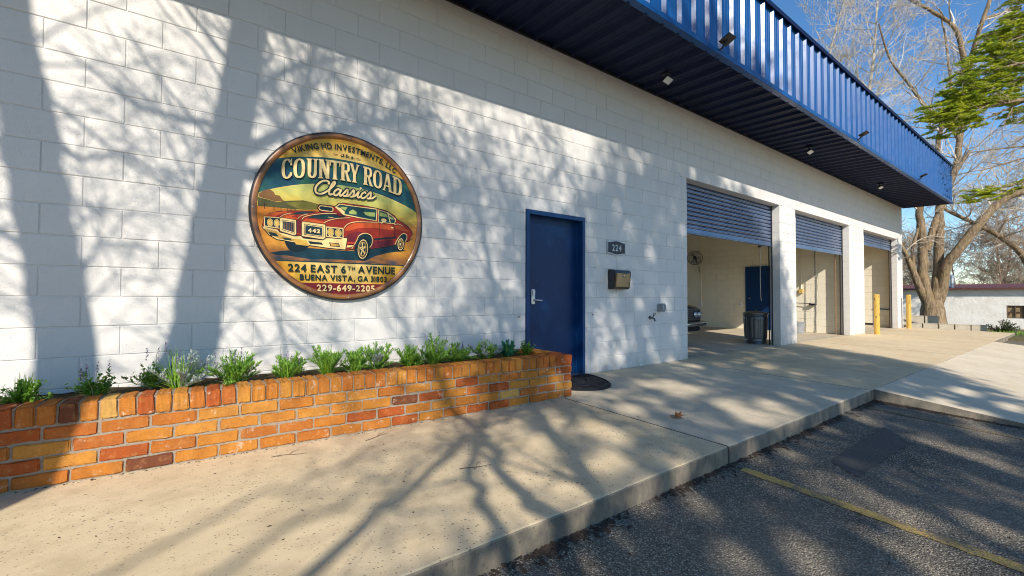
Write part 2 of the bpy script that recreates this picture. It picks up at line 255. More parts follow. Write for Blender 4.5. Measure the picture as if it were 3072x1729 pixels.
# ---------------------------------------------------------------- mesh helpers
class MB:
    def __init__(s): s.v = []; s.f = []; s.mi = []; s.mats = []; s.cur = 0
    def use(s, mat):
        if mat not in s.mats: s.mats.append(mat)
        s.cur = s.mats.index(mat); return s
    def add(s, vs, fs):
        o = len(s.v); s.v += [tuple(q) for q in vs]
        for f in fs: s.f.append(tuple(i + o for i in f)); s.mi.append(s.cur)
        return s
    def box(s, c, d, rot=None):
        hx, hy, hz = d[0] / 2, d[1] / 2, d[2] / 2
        vs = [Vector((x * hx, y * hy, z_ * hz)) for x in (-1, 1) for y in (-1, 1) for z_ in (-1, 1)]
        if rot is not None: vs = [rot @ q for q in vs]
        vs = [q + Vector(c) for q in vs]
        return s.add(vs, [(0, 1, 3, 2), (4, 6, 7, 5), (0, 4, 5, 1), (2, 3, 7, 6), (0, 2, 6, 4), (1, 5, 7, 3)])
    def bb(s, x0, x1, y0, y1, z0, z1): return s.box(((x0 + x1) / 2, (y0 + y1) / 2, (z0 + z1) / 2), (x1 - x0, y1 - y0, z1 - z0))
    def tube(s, pts, rad, n=6, cap=True):
        pts = [Vector(q) for q in pts]
        if isinstance(rad, (int, float)): rad = [rad] * len(pts)
        o = len(s.v); t0 = (pts[1] - pts[0]).normalized()
        a = t0.orthogonal().normalized(); prev = t0
        for i, q in enumerate(pts):
            tg = (pts[min(i + 1, len(pts) - 1)] - pts[max(i - 1, 0)])
            tg = tg.normalized() if tg.length > 1e-9 else prev
            a = a - tg * a.dot(tg); a = a.normalized() if a.length > 1e-6 else tg.orthogonal().normalized()
            b = tg.cross(a); prev = tg
            for k in range(n):
                w = 2 * math.pi * k / n; s.v.append(tuple(q + (a * math.cos(w) + b * math.sin(w)) * rad[i]))
        for i in range(len(pts) - 1):
            for k in range(n):
                k2 = (k + 1) % n; s.f.append((o + i * n + k, o + i * n + k2, o + (i + 1) * n + k2, o + (i + 1) * n + k)); s.mi.append(s.cur)
        if cap:
            s.f.append(tuple(o + k for k in range(n))[::-1]); s.mi.append(s.cur)
            e = o + (len(pts) - 1) * n; s.f.append(tuple(e + k for k in range(n))); s.mi.append(s.cur)
        return s
    def lathe(s, prof, n=24, M=None, sx=1., a0=0., a1=2 * math.pi):
        """prof: (r, z) list, revolved round local z"""
        full = abs(a1 - a0 - 2 * math.pi) < 1e-6; o = len(s.v); m = n if full else n + 1
        for r_, z_ in prof:
            for k in range(m):
                w = a0 + (a1 - a0) * k / n; q = Vector((r_ * math.cos(w) * sx, r_ * math.sin(w), z_))
                s.v.append(tuple(M @ q if M is not None else q))
        for i in range(len(prof) - 1):
            for k in range(n):
                k2 = (k + 1) % m; s.f.append((o + i * m + k, o + i * m + k2, o + (i + 1) * m + k2, o + (i + 1) * m + k)); s.mi.append(s.cur)
        return s
    def prism(s, poly, fn, d0, d1):
        """closed outline poly (2D) mapped by fn(u, v, d) between depths d0 and d1"""
        n = len(poly); vs = [fn(u, v, d0) for u, v in poly] + [fn(u, v, d1) for u, v in poly]
        fs = [tuple(range(n)), tuple(range(2 * n - 1, n - 1, -1))] + [(i, i + n, (i + 1) % n + n, (i + 1) % n) for i in range(n)]
        return s.add(vs, fs)
    def build(s, name, mat=None, parent=None, smooth=False, bevel=0., seg=2, merge=False, kind=None):
        me = bpy.data.meshes.new(name); org = parent.matrix_world.translation if parent is not None else Vector((0, 0, 0))
        if parent is not None: org = ORG.get(parent.name, Vector((0, 0, 0)))
        me.from_pydata([tuple(Vector(q) - org) for q in s.v] if org.length else s.v, [], s.f)
        names = s.mats if s.mats else [mat]
        for mm in names: me.materials.append(MAT[mm])
        if len(names) > 1: me.polygons.foreach_set('material_index', s.mi)
        if bevel or merge:
            bm = bmesh.new(); bm.from_mesh(me)
            if merge: bmesh.ops.remove_doubles(bm, verts=bm.verts, dist=1e-5)
            bmesh.ops.recalc_face_normals(bm, faces=bm.faces)
            if bevel: bmesh.ops.bevel(bm, geom=[e for e in bm.edges if len(e.link_faces) == 2 and e.calc_face_angle(0) > .6], offset=bevel, segments=seg, affect='EDGES', clamp_overlap=True)
            bm.to_mesh(me); bm.free()
        if smooth:
            me.polygons.foreach_set('use_smooth', [True] * len(me.polygons))
            try: me.set_sharp_from_angle(angle=R(40))
            except Exception: pass
        me.update()
        o = bpy.data.objects.new(name, me); COL.objects.link(o)
        if parent is not None: o.parent = parent
        ORG[o.name] = org.copy()
        if kind: o['kind'] = kind
        return o
ORG = {}
def tag(o, label=None, cat=None, group=None, kind=None):
    if label: o['label'] = label
    if cat: o['category'] = cat
    if group: o['group'] = group
    if kind: o['kind'] = kind
    return o
def thing(name, label, cat, loc=(0, 0, 0), group=None, kind=None):
    o = bpy.data.objects.new(name, None); COL.objects.link(o); o.location = loc; o.empty_display_size = .1
    ORG[o.name] = Vector(loc); return tag(o, label, cat, group, kind or 'thing')
def inst(src, name, parent, loc, rot=None, scale=None):
    """another object on the same mesh, as a child of parent; loc in world space"""
    o = bpy.data.objects.new(name, src.data); COL.objects.link(o); o.parent = parent
    o.location = Vector(loc) - ORG.get(parent.name, Vector((0, 0, 0)))
    if rot is not None: o.rotation_euler = rot
    if scale is not None: o.scale = scale
    return o
def mesh_only(mb, name, mat, **k):
    o = mb.build(name, mat, None, **k); me = o.data; COL.objects.unlink(o); bpy.data.objects.remove(o); 
    class Hold: pass
    h = Hold(); h.data = me; return h
def rotz(a): return Matrix.Rotation(a, 3, 'Z')
def lerp(a, b, f): return a + (b - a) * f

# ---------------------------------------------------------------- ground, lot, pavement
def gz(x, y):
    if x > 19.5: return max(-.13 - .022 * (x - 21), -.75) if x > 21 else -.13
    return -.62
xs = [-400, -120, -60, -20, 0, 10, 19.4, 19.6, 21, 23, 26, 30, 36, 50, 80, 140, 400]; ys = [-400, -120, -50, -20, -10, -6, -3, 0, 3, 8, 20, 50, 120, 400]
m = MB(); m.add([(x, y, gz(x, y)) for x in xs for y in ys], [(i * len(ys) + j, (i + 1) * len(ys) + j, (i + 1) * len(ys) + j + 1, i * len(ys) + j + 1) for i in range(len(xs) - 1) for j in range(len(ys) - 1)])
tag(m.build('ground', 'grass_dirt'), kind='structure')
def az(y):
    d = -y - 2.5; return -.18 - .05 * min(d, 3.0)
m = MB()
axs = [-60, -20, -5, 7.1, 16.8, 60]; ays = [-2.49, -3.2, -4.3, -5.5, -12, -60]
m.add([(x, y, az(y)) for x in axs for y in ays], [(i * len(ays) + j, i * len(ays) + j + 1, (i + 1) * len(ays) + j + 1, (i + 1) * len(ays) + j) for i in range(len(axs) - 1) for j in range(len(ays) - 1)])
lot = tag(m.build('parking_lot', 'asphalt'), kind='structure')
def strip(name, mat, corners, parent, dz=.004):
    m = MB(); m.add([(x, y, az(y) + dz) for x, y in corners], [tuple(range(len(corners)))]); return m.build(name, mat, parent)
def band(name, mat, x0, x1, y0, y1, parent, n=10, jit=.006):
    m = MB(); vs = []; fs = []
    for i in range(n + 1):
        y = lerp(y0, y1, i / n); vs += [(x0 + random.uniform(-jit, jit), y, az(y) + .004), (x1 + random.uniform(-jit, jit), y, az(y) + .004)]
        if i: fs.append((2 * i - 2, 2 * i, 2 * i + 1, 2 * i - 1))
    m.add(vs, fs); return m.build(name, mat, parent)
band('parking_line', 'line_paint', 3.67, 3.76, -2.60, -5.5, lot, 90, .007)
band('parking_line', 'line_paint_faint', 6.55, 6.64, -2.56, -5.5, lot, 40)
band('parking_line', 'line_paint', .75, .85, -2.56, -5.5, lot, 40)
cs_ = [(4.42, -2.90), (5.86, -2.88), (5.52, -3.13), (4.28, -3.12)]; rg = []
for i in range(4):
    for k in range(12):
        f = k / 12; rg.append((lerp(cs_[i][0], cs_[(i + 1) % 4][0], f) + random.uniform(-.014, .014), lerp(cs_[i][1], cs_[(i + 1) % 4][1], f) + random.uniform(-.009, .009)))
strip('sealed_patch', 'asphalt_patch', rg[::-1], lot)

# sidewalk slabs: the outer edge is the kerb
walk = thing('sidewalk', None, None, (0, 0, 0), kind='structure')
def slabz(y): return -.022 * -y
def slab(x0, x1, y0, y1, name, mat, parent, zf, thick=.34, nose=.012, gap=.009):
    m = MB(); a, b = x0 + gap, x1 - gap
    prof = [(y1, zf(y1) - thick), (y1, zf(y1) - .006), (y1 - .006, zf(y1 - .006)), (lerp(y1, y0, .5), zf(lerp(y1, y0, .5))), (y0 + nose, zf(y0 + nose)), (y0 + nose * .3, zf(y0) - nose * .3), (y0, zf(y0) - nose), (y0 - .004, zf(y0) - thick)]
    n = 60; k = len(prof); vs = []; fs = []
    for i in range(n + 1):
        x = lerp(a, b, i / n)
        for j, (yy, zz) in enumerate(prof):
            jt = .007 * mnoise.noise((x * 2.1, 0, 3.3)) + .006 * mnoise.noise((x * 9., 1, 0)) + .008 * max(0, mnoise.noise((x * 5.3, 7, 2)) - .25) if j in (4, 5, 6) else 0
            vs.append((x, yy + jt, zz))
        if i: fs += [((i - 1) * k + j, i * k + j, i * k + j + 1, (i - 1) * k + j + 1) for j in range(k - 1)]
    fs += [tuple(range(k)), tuple(n * k + j for j in range(k))[::-1]]
    m.add(vs, fs); return m.build(name, mat, parent)
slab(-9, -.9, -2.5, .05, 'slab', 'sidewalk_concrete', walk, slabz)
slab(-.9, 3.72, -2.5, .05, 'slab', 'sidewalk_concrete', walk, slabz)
slab(3.72, 7.0, -2.5, .05, 'slab', 'walk_grey', walk, slabz)
m = MB(); m.bb(-8.9, 6.99, -2.47, .02, -.45, -.075); m.build('joint_filler', 'soil', walk)
drive = thing('driveway', None, None, (0, 0, 0), kind='structure')
def drz(y): return -.022 * -y if y > -2.5 else -.055 - .12 * (-y - 2.5)
slab(7.0, 12.4, -2.5, .05, 'slab', 'drive_concrete', drive, drz, nose=.004)
slab(12.4, 17.0, -2.5, .05, 'slab', 'drive_concrete', drive, drz, nose=.004)
slab(17.0, 21.3, -2.5, .05, 'slab', 'drive_concrete', drive, drz, nose=.004)
m = MB(); m.bb(7.01, 21.2, -2.47, .02, -.45, -.075); m.build('joint_filler', 'soil', drive)
for xa, xb in ((7.1, 12.0), (12.0, 16.8)):
    m = MB(); vs = []; fs = []; n = 8
    for i in range(n + 1):
        y = lerp(-2.506, -4.32, i / n)
        for x in (xa + .004, xb - .004): vs += [(x, y, drz(y)), (x, y, drz(y) - .35)]
        if i:
            o = 4 * i; fs += [(o - 4, o - 2, o + 2, o), (o - 3, o + 1, o + 3, o - 1), (o - 4, o, o + 1, o - 3), (o - 2, o - 1, o + 3, o + 2)]
    fs += [(0, 1, 3, 2), (4 * n, 4 * n + 2, 4 * n + 3, 4 * n + 1)]
    m.add(vs, fs); m.build('apron_slab', 'apron_concrete', drive)

# ---------------------------------------------------------------- the garage building
BL, CH = .4064, .2032
XL, XR, WT, TOP = -6.096, 20.59, .2, 5.28
OPEN = [(3.84, 4.845, 0, 2.08), (7.285, 10.83, 0, 3.02), (11.66, 15.2, 0, 3.02), (16.45, 19.93, 0, 3.02)]
LINT = [(7.285 - .2, 10.83 + .2, 3.02, 3.2512), (11.66 - .2, 15.2 + .2, 3.02, 3.2512), (16.45 - .2, 19.93 + .2, 3.02, 3.2512)]
bld = thing('garage_building', 'white painted concrete block garage building with three open bays', 'building', (7.2, 0, 0))
# mortar backing, inset at the front and at each jamb
IN = .006
m = MB()
edges = [XL] + [v for o in OPEN for v in (o[0], o[1])] + [XR]
for i in range(0, len(edges), 2): m.bb(edges[i] + IN, edges[i + 1] - IN, IN, WT - .002, -.3, TOP)
for x0, x1, z0, z1 in OPEN: m.bb(x0 - IN * .5, x1 + IN * .5, IN, WT - .002, z1 + IN, TOP - .001)
wall = m.build('front_wall', 'mortar_paint', bld)
def inframe(x, z):
    d = Vector((x, 0, z)) - CAM; w = d.dot(fw)
    if w < .1: return 0
    u = d.dot(r2) / w * 1327.5; v = d.dot(u2) / w * 1327.5
    return 1 / (w * w) * 1e3 if abs(u) < 1560 and abs(v) < 890 else 0
rects = []
J = .0025
for cidx in range(0, 26):
    z0, z1 = cidx * CH, (cidx + 1) * CH
    if z0 > TOP: break
    offs = 0 if cidx % 2 == 0 else BL / 2
    x = XL - BL + offs
    while x < XR:
        segs = [(x, x + BL)]
        for ox0, ox1, oz0, oz1 in OPEN + LINT:
            ns = []
            if z0 + .02 < oz1 and z1 - .02 > oz0:
                for a, b in segs:
                    if b <= ox0 or a >= ox1: ns.append((a, b))
                    else:
                        if a < ox0: ns.append((a, ox0))
                        if b > ox1: ns.append((ox1, b))
                segs = ns
        for a, b in segs:
            a, b = max(a, XL), min(b, XR)
            if b - a > .015: rects.append((a, b, z0, z1))
        x += BL
fixed = []
for a, b, z0, z1 in rects:
    if a < 4.845 and b > 3.84 and z0 < 2.08 < z1: z0 = 2.08
    fixed.append((a, b, z0, z1))
def blockgeo(mb, x0, x1, z0, z1, front=0.):
    c = .0042; a, b, p, q = x0 + J, x1 - J, z0 + J, z1 - J
    mb.add([(a + c, front, p + c), (b - c, front, p + c), (b - c, front, q - c), (a + c, front, q - c), (a, front + c, p), (b, front + c, p), (b, front + c, q), (a, front + c, q), (a, WT, p), (b, WT, p), (b, WT, q), (a, WT, q)],
           [(0, 1, 2, 3), (0, 4, 5, 1), (1, 5, 6, 2), (2, 6, 7, 3), (3, 7, 4, 0), (4, 8, 9, 5), (5, 9, 10, 6), (6, 10, 11, 7), (7, 11, 8, 4)])
fixed.sort(key=lambda r_: -inframe((r_[0] + r_[1]) / 2, (r_[2] + r_[3]) / 2) * (r_[1] - r_[0]))
cache = {}
rest = MB()
for i, (a, b, z0, z1) in enumerate(fixed):
    if i < 300:
        key = (round(b - a, 3), round(z1 - z0, 3))
        if key not in cache:
            mb = MB(); blockgeo(mb, 0, b - a, 0, z1 - z0); cache[key] = mesh_only(mb, 'block', 'block_paint')
        o = inst(cache[key], 'block', wall, (a, random.uniform(-.0012, .0012), z0))
        o.location = Vector((a, random.uniform(-.0012, .0012), z0)) - ORG[wall.name]
    else: blockgeo(rest, a, b, z0, z1, random.uniform(-.001, .001))
rest.build('farther_blocks', 'block_paint', wall, kind='stuff')
for x0, x1, z0, z1 in LINT:
    m = MB(); m.bb(x0 + .003, x1 - .003, -.002, WT + .001, z0, z1 - .003); m.build('lintel', 'block_paint', wall, bevel=.004, seg=1)
# interior
def iwall(name, fn, u0, u1, z1, parent, mat='interior_paint', hole=None):
    """block relief wall: fn(u, z, d) -> world, d = depth towards the room"""
    mb = MB()
    def q(a, b, p, r_, d):
        c = .004
        mb.add([fn(a + c, p + c, d), fn(b - c, p + c, d), fn(b - c, r_ - c, d), fn(a + c, r_ - c, d), fn(a, p, 0), fn(b, p, 0), fn(b, r_, 0), fn(a, r_, 0)], [(0, 1, 2, 3), (0, 4, 5, 1), (1, 5, 6, 2), (2, 6, 7, 3), (3, 7, 4, 0)])
    k = 0; z_ = 0
    while z_ < z1:
        a = u0 - (BL / 2 if k % 2 else 0)
        while a < u1:
            p, b = max(a, u0), min(a + BL, u1)
            if b - p > .02: q(p + .003, b - .003, z_ + .003, min(z_ + CH, z1) - .003, .006)
            a += BL
        z_ += CH; k += 1
    w = MB(); w.add([fn(u0, 0, -.001), fn(u1, 0, -.001), fn(u1, z1, -.001), fn(u0, z1, -.001)], [(0, 1, 2, 3)])
    back = w.build(name, 'interior_paint', parent); mb.build('wall_blocks', mat, back, kind='stuff'); return back
ZC = 4.1
m = MB(); m.bb(6.2, 20.4, WT + .0, 9.3, -.3, .0); m.build('floor', 'floor_concrete', bld)
m = MB(); m.bb(6.2, 20.4, WT + .002, 9.3, ZC, ZC + .15); m.build('ceiling', 'ceiling_dark', bld)
m = MB(); m.bb(15.4, 15.62, WT + .003, 9.2, -.1, ZC - .01); m.build('partition', 'interior_paint', bld)
m = MB(); m.bb(20.2, 20.58, WT + .003, 9.2, -.1, ZC - .01); m.build('end_wall', 'block_paint', bld)
m = MB(); m.bb(6.0, 6.2, WT + .003, 9.2, -.1, ZC - .01); m.build('side_wall', 'interior_paint', bld)
m = MB(); m.bb(6.0, 7.0, 9.2, 9.4, -.1, ZC + .1); m.bb(7.0, 15.2, 9.2, 9.4, 3.4, ZC + .1); m.bb(10.8, 11.6, 9.2, 9.4, -.1, 3.4); m.bb(15.2, 20.58, 9.2, 9.4, -.1, ZC + .1); m.build('back_wall', 'interior_paint', bld)  # unseen rear wall; its two openings are added to let daylight into the bays
m = MB(); m.bb(XL, 20.58, WT + .004, 9.4, TOP - .15, TOP - .02); m.build('roof', 'grey_concrete', bld)
m = MB(); m.bb(XL, 6.0, 9.2, 9.4, -.1, TOP - .16); m.build('back_wall', 'grey_concrete', bld)
m = MB(); m.bb(XL - .2, XL, 0.0, 9.4, -.3, TOP); m.build('side_wall', 'block_paint', bld)
iwall('partition_face', lambda u, z_, d: (15.398 - d, u, z_), WT + .01, 9.0, ZC - .02, bld)
iwall('end_wall_face', lambda u, z_, d: (20.198 - d, u, z_), WT + .01, 9.0, ZC - .02, bld)
# threshold strips where slab meets bay floor
for x0, x1, z0, z1 in OPEN[1:]:
    m = MB(); m.bb(x0 + .01, x1 - .01, .052, WT - .001, -.2, -.004); m.build('sill', 'floor_concrete', bld)
m = MB(); m.bb(3.85, 4.835, .052, WT - .001, -.2, .006); m.build('sill', 'grey_concrete', bld)

# ---------------------------------------------------------------- metal canopy
can = thing('metal_canopy', 'long ribbed blue metal canopy over the garage wall', 'canopy', (8.5, -1.2, 4.16))
X0c, X1c, YC = -3.6, 20.78, -1.2
PW = .915
def ribprof(w, pitch=.305, h=.040):
    p = []
    for k in range(int(round(w / pitch))):
        a = k * pitch
        p += [(a + .006, 0), (a + .092, 0), (a + .094, .003), (a + .106, .003), (a + .108, 0), (a + .160, 0), (a + .162, .003), (a + .174, .003), (a + .176, 0), (a + .214, 0), (a + .250, h), (a + .278, h), (a + .302, 0)]
    return [(0, 0)] + p + [(w, 0)]
def sheet(fn, w, l0, l1, mb=None):
    mb = mb or MB(); pr = ribprof(w); vs = []; fs = []
    for u, h in pr: vs += [fn(u, l0, h), fn(u, l1, h)]
    for i in range(len(pr) - 1): fs.append((2 * i, 2 * i + 2, 2 * i + 3, 2 * i + 1))
    mb.add(vs, fs); return mb
fas = mesh_only(sheet(lambda u, l, h: (u, -h, l), PW - .002, .03, 1.235), 'fascia_panel', 'canopy_blue')
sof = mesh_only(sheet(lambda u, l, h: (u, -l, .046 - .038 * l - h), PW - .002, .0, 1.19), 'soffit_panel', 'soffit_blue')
npan = int((X1c - X0c) / PW) + 1
for k in range(npan):
    x = X1c - (k + 1) * PW
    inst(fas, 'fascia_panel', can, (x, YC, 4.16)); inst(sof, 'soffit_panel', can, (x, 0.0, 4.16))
XA = X1c - npan * PW
m = MB(); m.bb(XA, X1c + .03, YC - .055, YC + .03, 4.128, 4.165); m.bb(XA, X1c + .03, YC - .052, YC - .045, 4.165, 4.20); m.build('bottom_trim', 'canopy_blue', can, bevel=.003, seg=1)
m = MB(); m.bb(XA, X1c + .03, YC - .06, YC + .16, 5.40, 5.425); m.bb(XA, X1c + .03, YC - .062, YC - .05, 5.35, 5.40); m.build('top_cap', 'soffit_blue', can, bevel=.003, seg=1)
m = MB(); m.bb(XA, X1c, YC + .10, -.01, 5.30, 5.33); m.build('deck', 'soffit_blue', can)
m = MB(); m.add([(X1c + .002, YC, 4.15), (X1c + .002, .0, 4.20), (X1c + .002, .0, 5.4), (X1c + .002, YC, 5.4), (X1c + .02, YC, 4.15), (X1c + .02, .0, 4.20), (X1c + .02, .0, 5.4), (X1c + .02, YC, 5.4)], [(0, 1, 2, 3), (4, 7, 6, 5), (0, 4, 5, 1), (3, 2, 6, 7), (0, 3, 7, 4), (1, 5, 6, 2)]); m.build('end_cap', 'soffit_blue', can)
m = MB(); m.bb(XA, X1c, -.03, -.004, 4.165, 4.24); m.build('wall_flashing', 'frame_black', can)

# ---------------------------------------------------------------- roller doors
def roller(x0, x1, zb, label):
    t_ = thing('roller_door', label, 'roller door', ((x0 + x1) / 2, .17, zb), 'roller doors of the garage bays')
    P = .0775; w = x1 - x0 - .05
    mb = MB(); pr = [(0, .012), (.001, -.004), (.012, -.016), (.034, -.022), (.056, -.019), (.067, -.008), (.068, .012), (.0775, .012)]
    vs = []; fs = []; n = 1
    for u in (0, w):
        for z_, y in pr: vs.append((u, y, z_))
    k = len(pr)
    for j in range(k - 1): fs.append((j, k + j, k + j + 1, j + 1))
    mb.add(vs, fs)
    src = mesh_only(mb, 'slat', 'shutter_blue', smooth=True)
    z_ = zb + .10
    while z_ < 3.16: inst(src, 'slat', t_, (x0 + .025, .185, z_)); z_ += P
    mb = MB(); mb.bb(x0 + .02, x1 - .02, .165, .20, zb + .02, zb + .098); mb.bb(x0 + .02, x1 - .02, .150, .215, zb, zb + .018); mb.build('bottom_bar', 'shutter_blue', t_, bevel=.003, seg=1)
    for xa, xb in ((x0 + .001, x0 + .03), (x1 - .03, x1 - .001)):
        mb = MB(); mb.bb(xa, xb, .150, .163, 0.004, 3.015); mb.bb(xa, xb, .21, .225, 0.004, 3.015); mb.build('guide', 'frame_black', t_)
    mb = MB(); mb.tube([(x0 + .06, .55, 3.45), (x1 - .06, .55, 3.45)], .22, 20); mb.build('coil', 'shutter_blue', t_, smooth=True)
    return t_
roller(7.285, 10.83, 2.135, 'blue slatted roller door over the bay nearest the entry door')
roller(11.66, 15.2, 2.20, 'blue slatted roller door over the middle bay')
roller(16.45, 19.93, 2.63, 'blue slatted roller door over the far bay, rolled highest')

# ---------------------------------------------------------------- entry door
dr = thing('entry_door', 'blue steel entry door in blue frame beside the brick planter', 'door', (4.34, .06, 0))
m = MB(); fx0, fx1, fz = 3.842, 4.843, 2.078
m.bb(fx0, fx0 + .048, -.012, .10, .007, fz); m.bb(fx1 - .048, fx1, -.012, .10, .007, fz); m.bb(fx0 + .048, fx1 - .048, -.012, .10, fz - .048, fz)
m.bb(fx0 + .03, fx0 + .064, .10, .16, .007, fz); m.bb(fx1 - .064, fx1 - .03, .10, .16, .007, fz); m.bb(fx0 + .064, fx1 - .064, .10, .16, fz - .064, fz - .02)
m.build('frame', 'door_blue', dr)
m = MB(); m.bb(fx0 + .052, fx1 - .052, .112, .155, .014, fz - .052); leaf = m.build('leaf', 'leaf_blue', dr, bevel=.003, seg=1)
m = MB(); m.bb(fx0 + .048, fx1 - .048, -.02, .11, .006, .013); m.build('threshold', 'steel', dr)
lx = fx0 + .195
m = MB(); m.bb(lx - .028, lx + .028, .088, .1125, .935, 1.12); lk = m.build('lock_plate', 'white_plastic', leaf, bevel=.008)
m = MB(); m.bb(lx - .021, lx + .021, .082, .0885, 1.04, 1.11); m.build('keypad', 'white_plastic', leaf, bevel=.004)
m = MB(); m.tube([(lx, .09, .985), (lx, .045, .985), (lx + .02, .04, .985), (lx + .10, .042, .98)], [.013, .012, .010, .008], 10); m.build('lever', 'silver_paint', leaf, smooth=True)
for z_ in (.25, 1.05, 1.85):
    m = MB(); m.tube([(fx1 - .055, .106, z_ - .05), (fx1 - .055, .106, z_ + .05)], .008, 8); m.build('hinge', 'door_blue', dr)

# anchors beside the door
for x, lab in ((3.735, 'small steel anchor bolt in block wall left of the entry door'), (4.99, 'small steel anchor bolt in block wall right of the entry door')):
    o = thing('anchor_bolt', lab, 'bolt', (x, 0, .79), 'anchor bolts beside the entry door')
    m = MB(); m.tube([(x, .02, .79), (x, -.028, .79)], .006, 8); m.build('shank', 'steel', o); m = MB(); m.tube([(x, -.002, .79), (x, -.012, .79)], .012, 6); m.build('nut', 'steel', o)

# ---------------------------------------------------------------- round sign
SX, SZ = 1.72, 1.742
sign = thing('round_sign', 'large round printed sign with a red classic car on the block wall', 'sign', (SX, 0, SZ))
LAY = [0]
def sy():
    LAY[0] += 1; return -.026 - LAY[0] * .00009
def sp(u, v, y): return (SX + u, y, SZ + v)
def arc(r_, a0, a1, n): return [(r_ * math.cos(a0 + (a1 - a0) * i / n), r_ * math.sin(a0 + (a1 - a0) * i / n)) for i in range(n + 1)]
RO, RI = .756, .702
m = MB(); circ = arc(RO - .003, 0, 2 * math.pi, 96)[:-1]; m.prism(circ, lambda u, v, d: (SX + u, d, SZ + v), -.006, -.024); m.build('backing', 'frame_black', sign)
m = MB()
Mx = Matrix(((1, 0, 0, SX), (0, 0, -1, 0), (0, 1, 0, SZ), (0, 0, 0, 1)))
m.lathe([(RO, .004), (RO, .032), (RO - .006, .040), (RO - .014, .041)], 96, Mx); m.build('edge_band', 'frame_black', sign, smooth=True)
m = MB(); m.lathe([(RO - .014, .0405), (RO - .024, .046), (RI + .012, .044), (RI, .034), (RI - .001, .026)], 96, Mx); m.build('rim', 'rim_brown', sign, smooth=True)
def face(mb, pts, mat, y=None):
    mb.use(mat); y = sy() if y is None else y
    mb.add([sp(u, v, y) for u, v in pts], [tuple(range(len(pts)))[::-1]])
def area(pts):
    return sum(pts[i][0] * pts[(i + 1) % len(pts)][1] - pts[(i + 1) % len(pts)][0] * pts[i][1] for i in range(len(pts))) / 2
def poly(mb, pts, mat):
    if area(pts) > 0: pts = pts[::-1]
    mb.use(mat); y = sy(); vs = [sp(u, v, y) for u, v in pts]; mb.add(vs, [tuple(range(len(pts)))[::-1]])
def clipx(v, r_=RI): return math.sqrt(max(0, r_ * r_ - v * v))
m = MB(); face(m, arc(RI, 0, 2 * math.pi, 96)[:-1], 'print_gold'); m.build('gold_face', None, sign)
# scene between the teal band and the address banner
vb = -.418
m = MB(); a_ = math.asin(vb / RI); b_ = math.asin(.15 / RI)
face(m, arc(RI, a_, b_, 14) + [(u, .285 - .36 * u * u) for u in [.62 - .05 * i for i in range(1, 24)]] + arc(RI, math.pi - b_, math.pi - a_, 14), 'print_scene'); m.build('scene_print', None, sign)
m = MB(); tu = [-.60 + .04 * i for i in range(31)]
top = [(-.60, .365)] + [(u, .519 - .29 * u * u) for u in tu[1:-1]] + [(.60, .365)]
bot = [(u, .285 - .33 * u * u) for u in [.70 - .05 * i for i in range(29)]]
face(m, (top + [q for q in arc(RI, math.asin(.36 / RI), math.asin(.12 / RI), 6)] + bot[1:-1] + [q for q in arc(RI, math.pi - math.asin(.12 / RI), math.pi - math.asin(.36 / RI), 6)])[::-1], 'print_teal'); m.build('teal_band', None, sign)
m = MB(); poly(m, [(clipx(-.414), -.410), (clipx(-.426), -.420), (-clipx(-.426), -.426), (-clipx(-.414), -.416)], 'print_banner_line')
a2 = math.asin(-.603 / RI); face(m, arc(RI - .001, math.pi - a2, 2 * math.pi + a2, 24), 'print_maroon'); m.build('banner_bands', None, sign)
def ell(u, v, rx, ry, tilt, n=22): return [(u + rx * math.cos(w) - ry * math.sin(w) * tilt, v + ry * math.sin(w)) for w in [2 * math.pi * i / n for i in range(n)]]
def stroke(mb, pts, w, mat, closed=False):
    mb.use(mat); y = sy(); n = len(pts); L_ = []; R_ = []
    for i in range(n):
        a = Vector(pts[max(i - 1, 0)]); b = Vector(pts[min(i + 1, n - 1)]); d = (b - a); d = d.normalized() if d.length > 1e-9 else Vector((1, 0)); nn = Vector((-d.y, d.x)) * w / 2
        L_.append((pts[i][0] + nn.x, pts[i][1] + nn.y)); R_.append((pts[i][0] - nn.x, pts[i][1] - nn.y))
    for i in range(n - 1):
        yy = y - i * .000004; mb.add([sp(*L_[i], yy), sp(*L_[i + 1], yy), sp(*R_[i + 1], yy), sp(*R_[i], yy)], [(0, 1, 2, 3)])
def crom(pts, k=6):
    P = [pts[0]] + list(pts) + [pts[-1]]; out = []
    for i in range(1, len(P) - 2):
        for j in range(k):
            t_ = j / k; p0, p1, p2, p3 = P[i - 1], P[i], P[i + 1], P[i + 2]
            out.append(tuple(.5 * (2 * p1[c] + (p2[c] - p0[c]) * t_ + (2 * p0[c] - 5 * p1[c] + 4 * p2[c] - p3[c]) * t_ * t_ + (3 * p1[c] - p0[c] - 3 * p2[c] + p3[c]) * t_ ** 3) for c in range(len(p1))))
    out.append(tuple(pts[-1])); return out
INK = dict(chrome='print_chrome_ink')
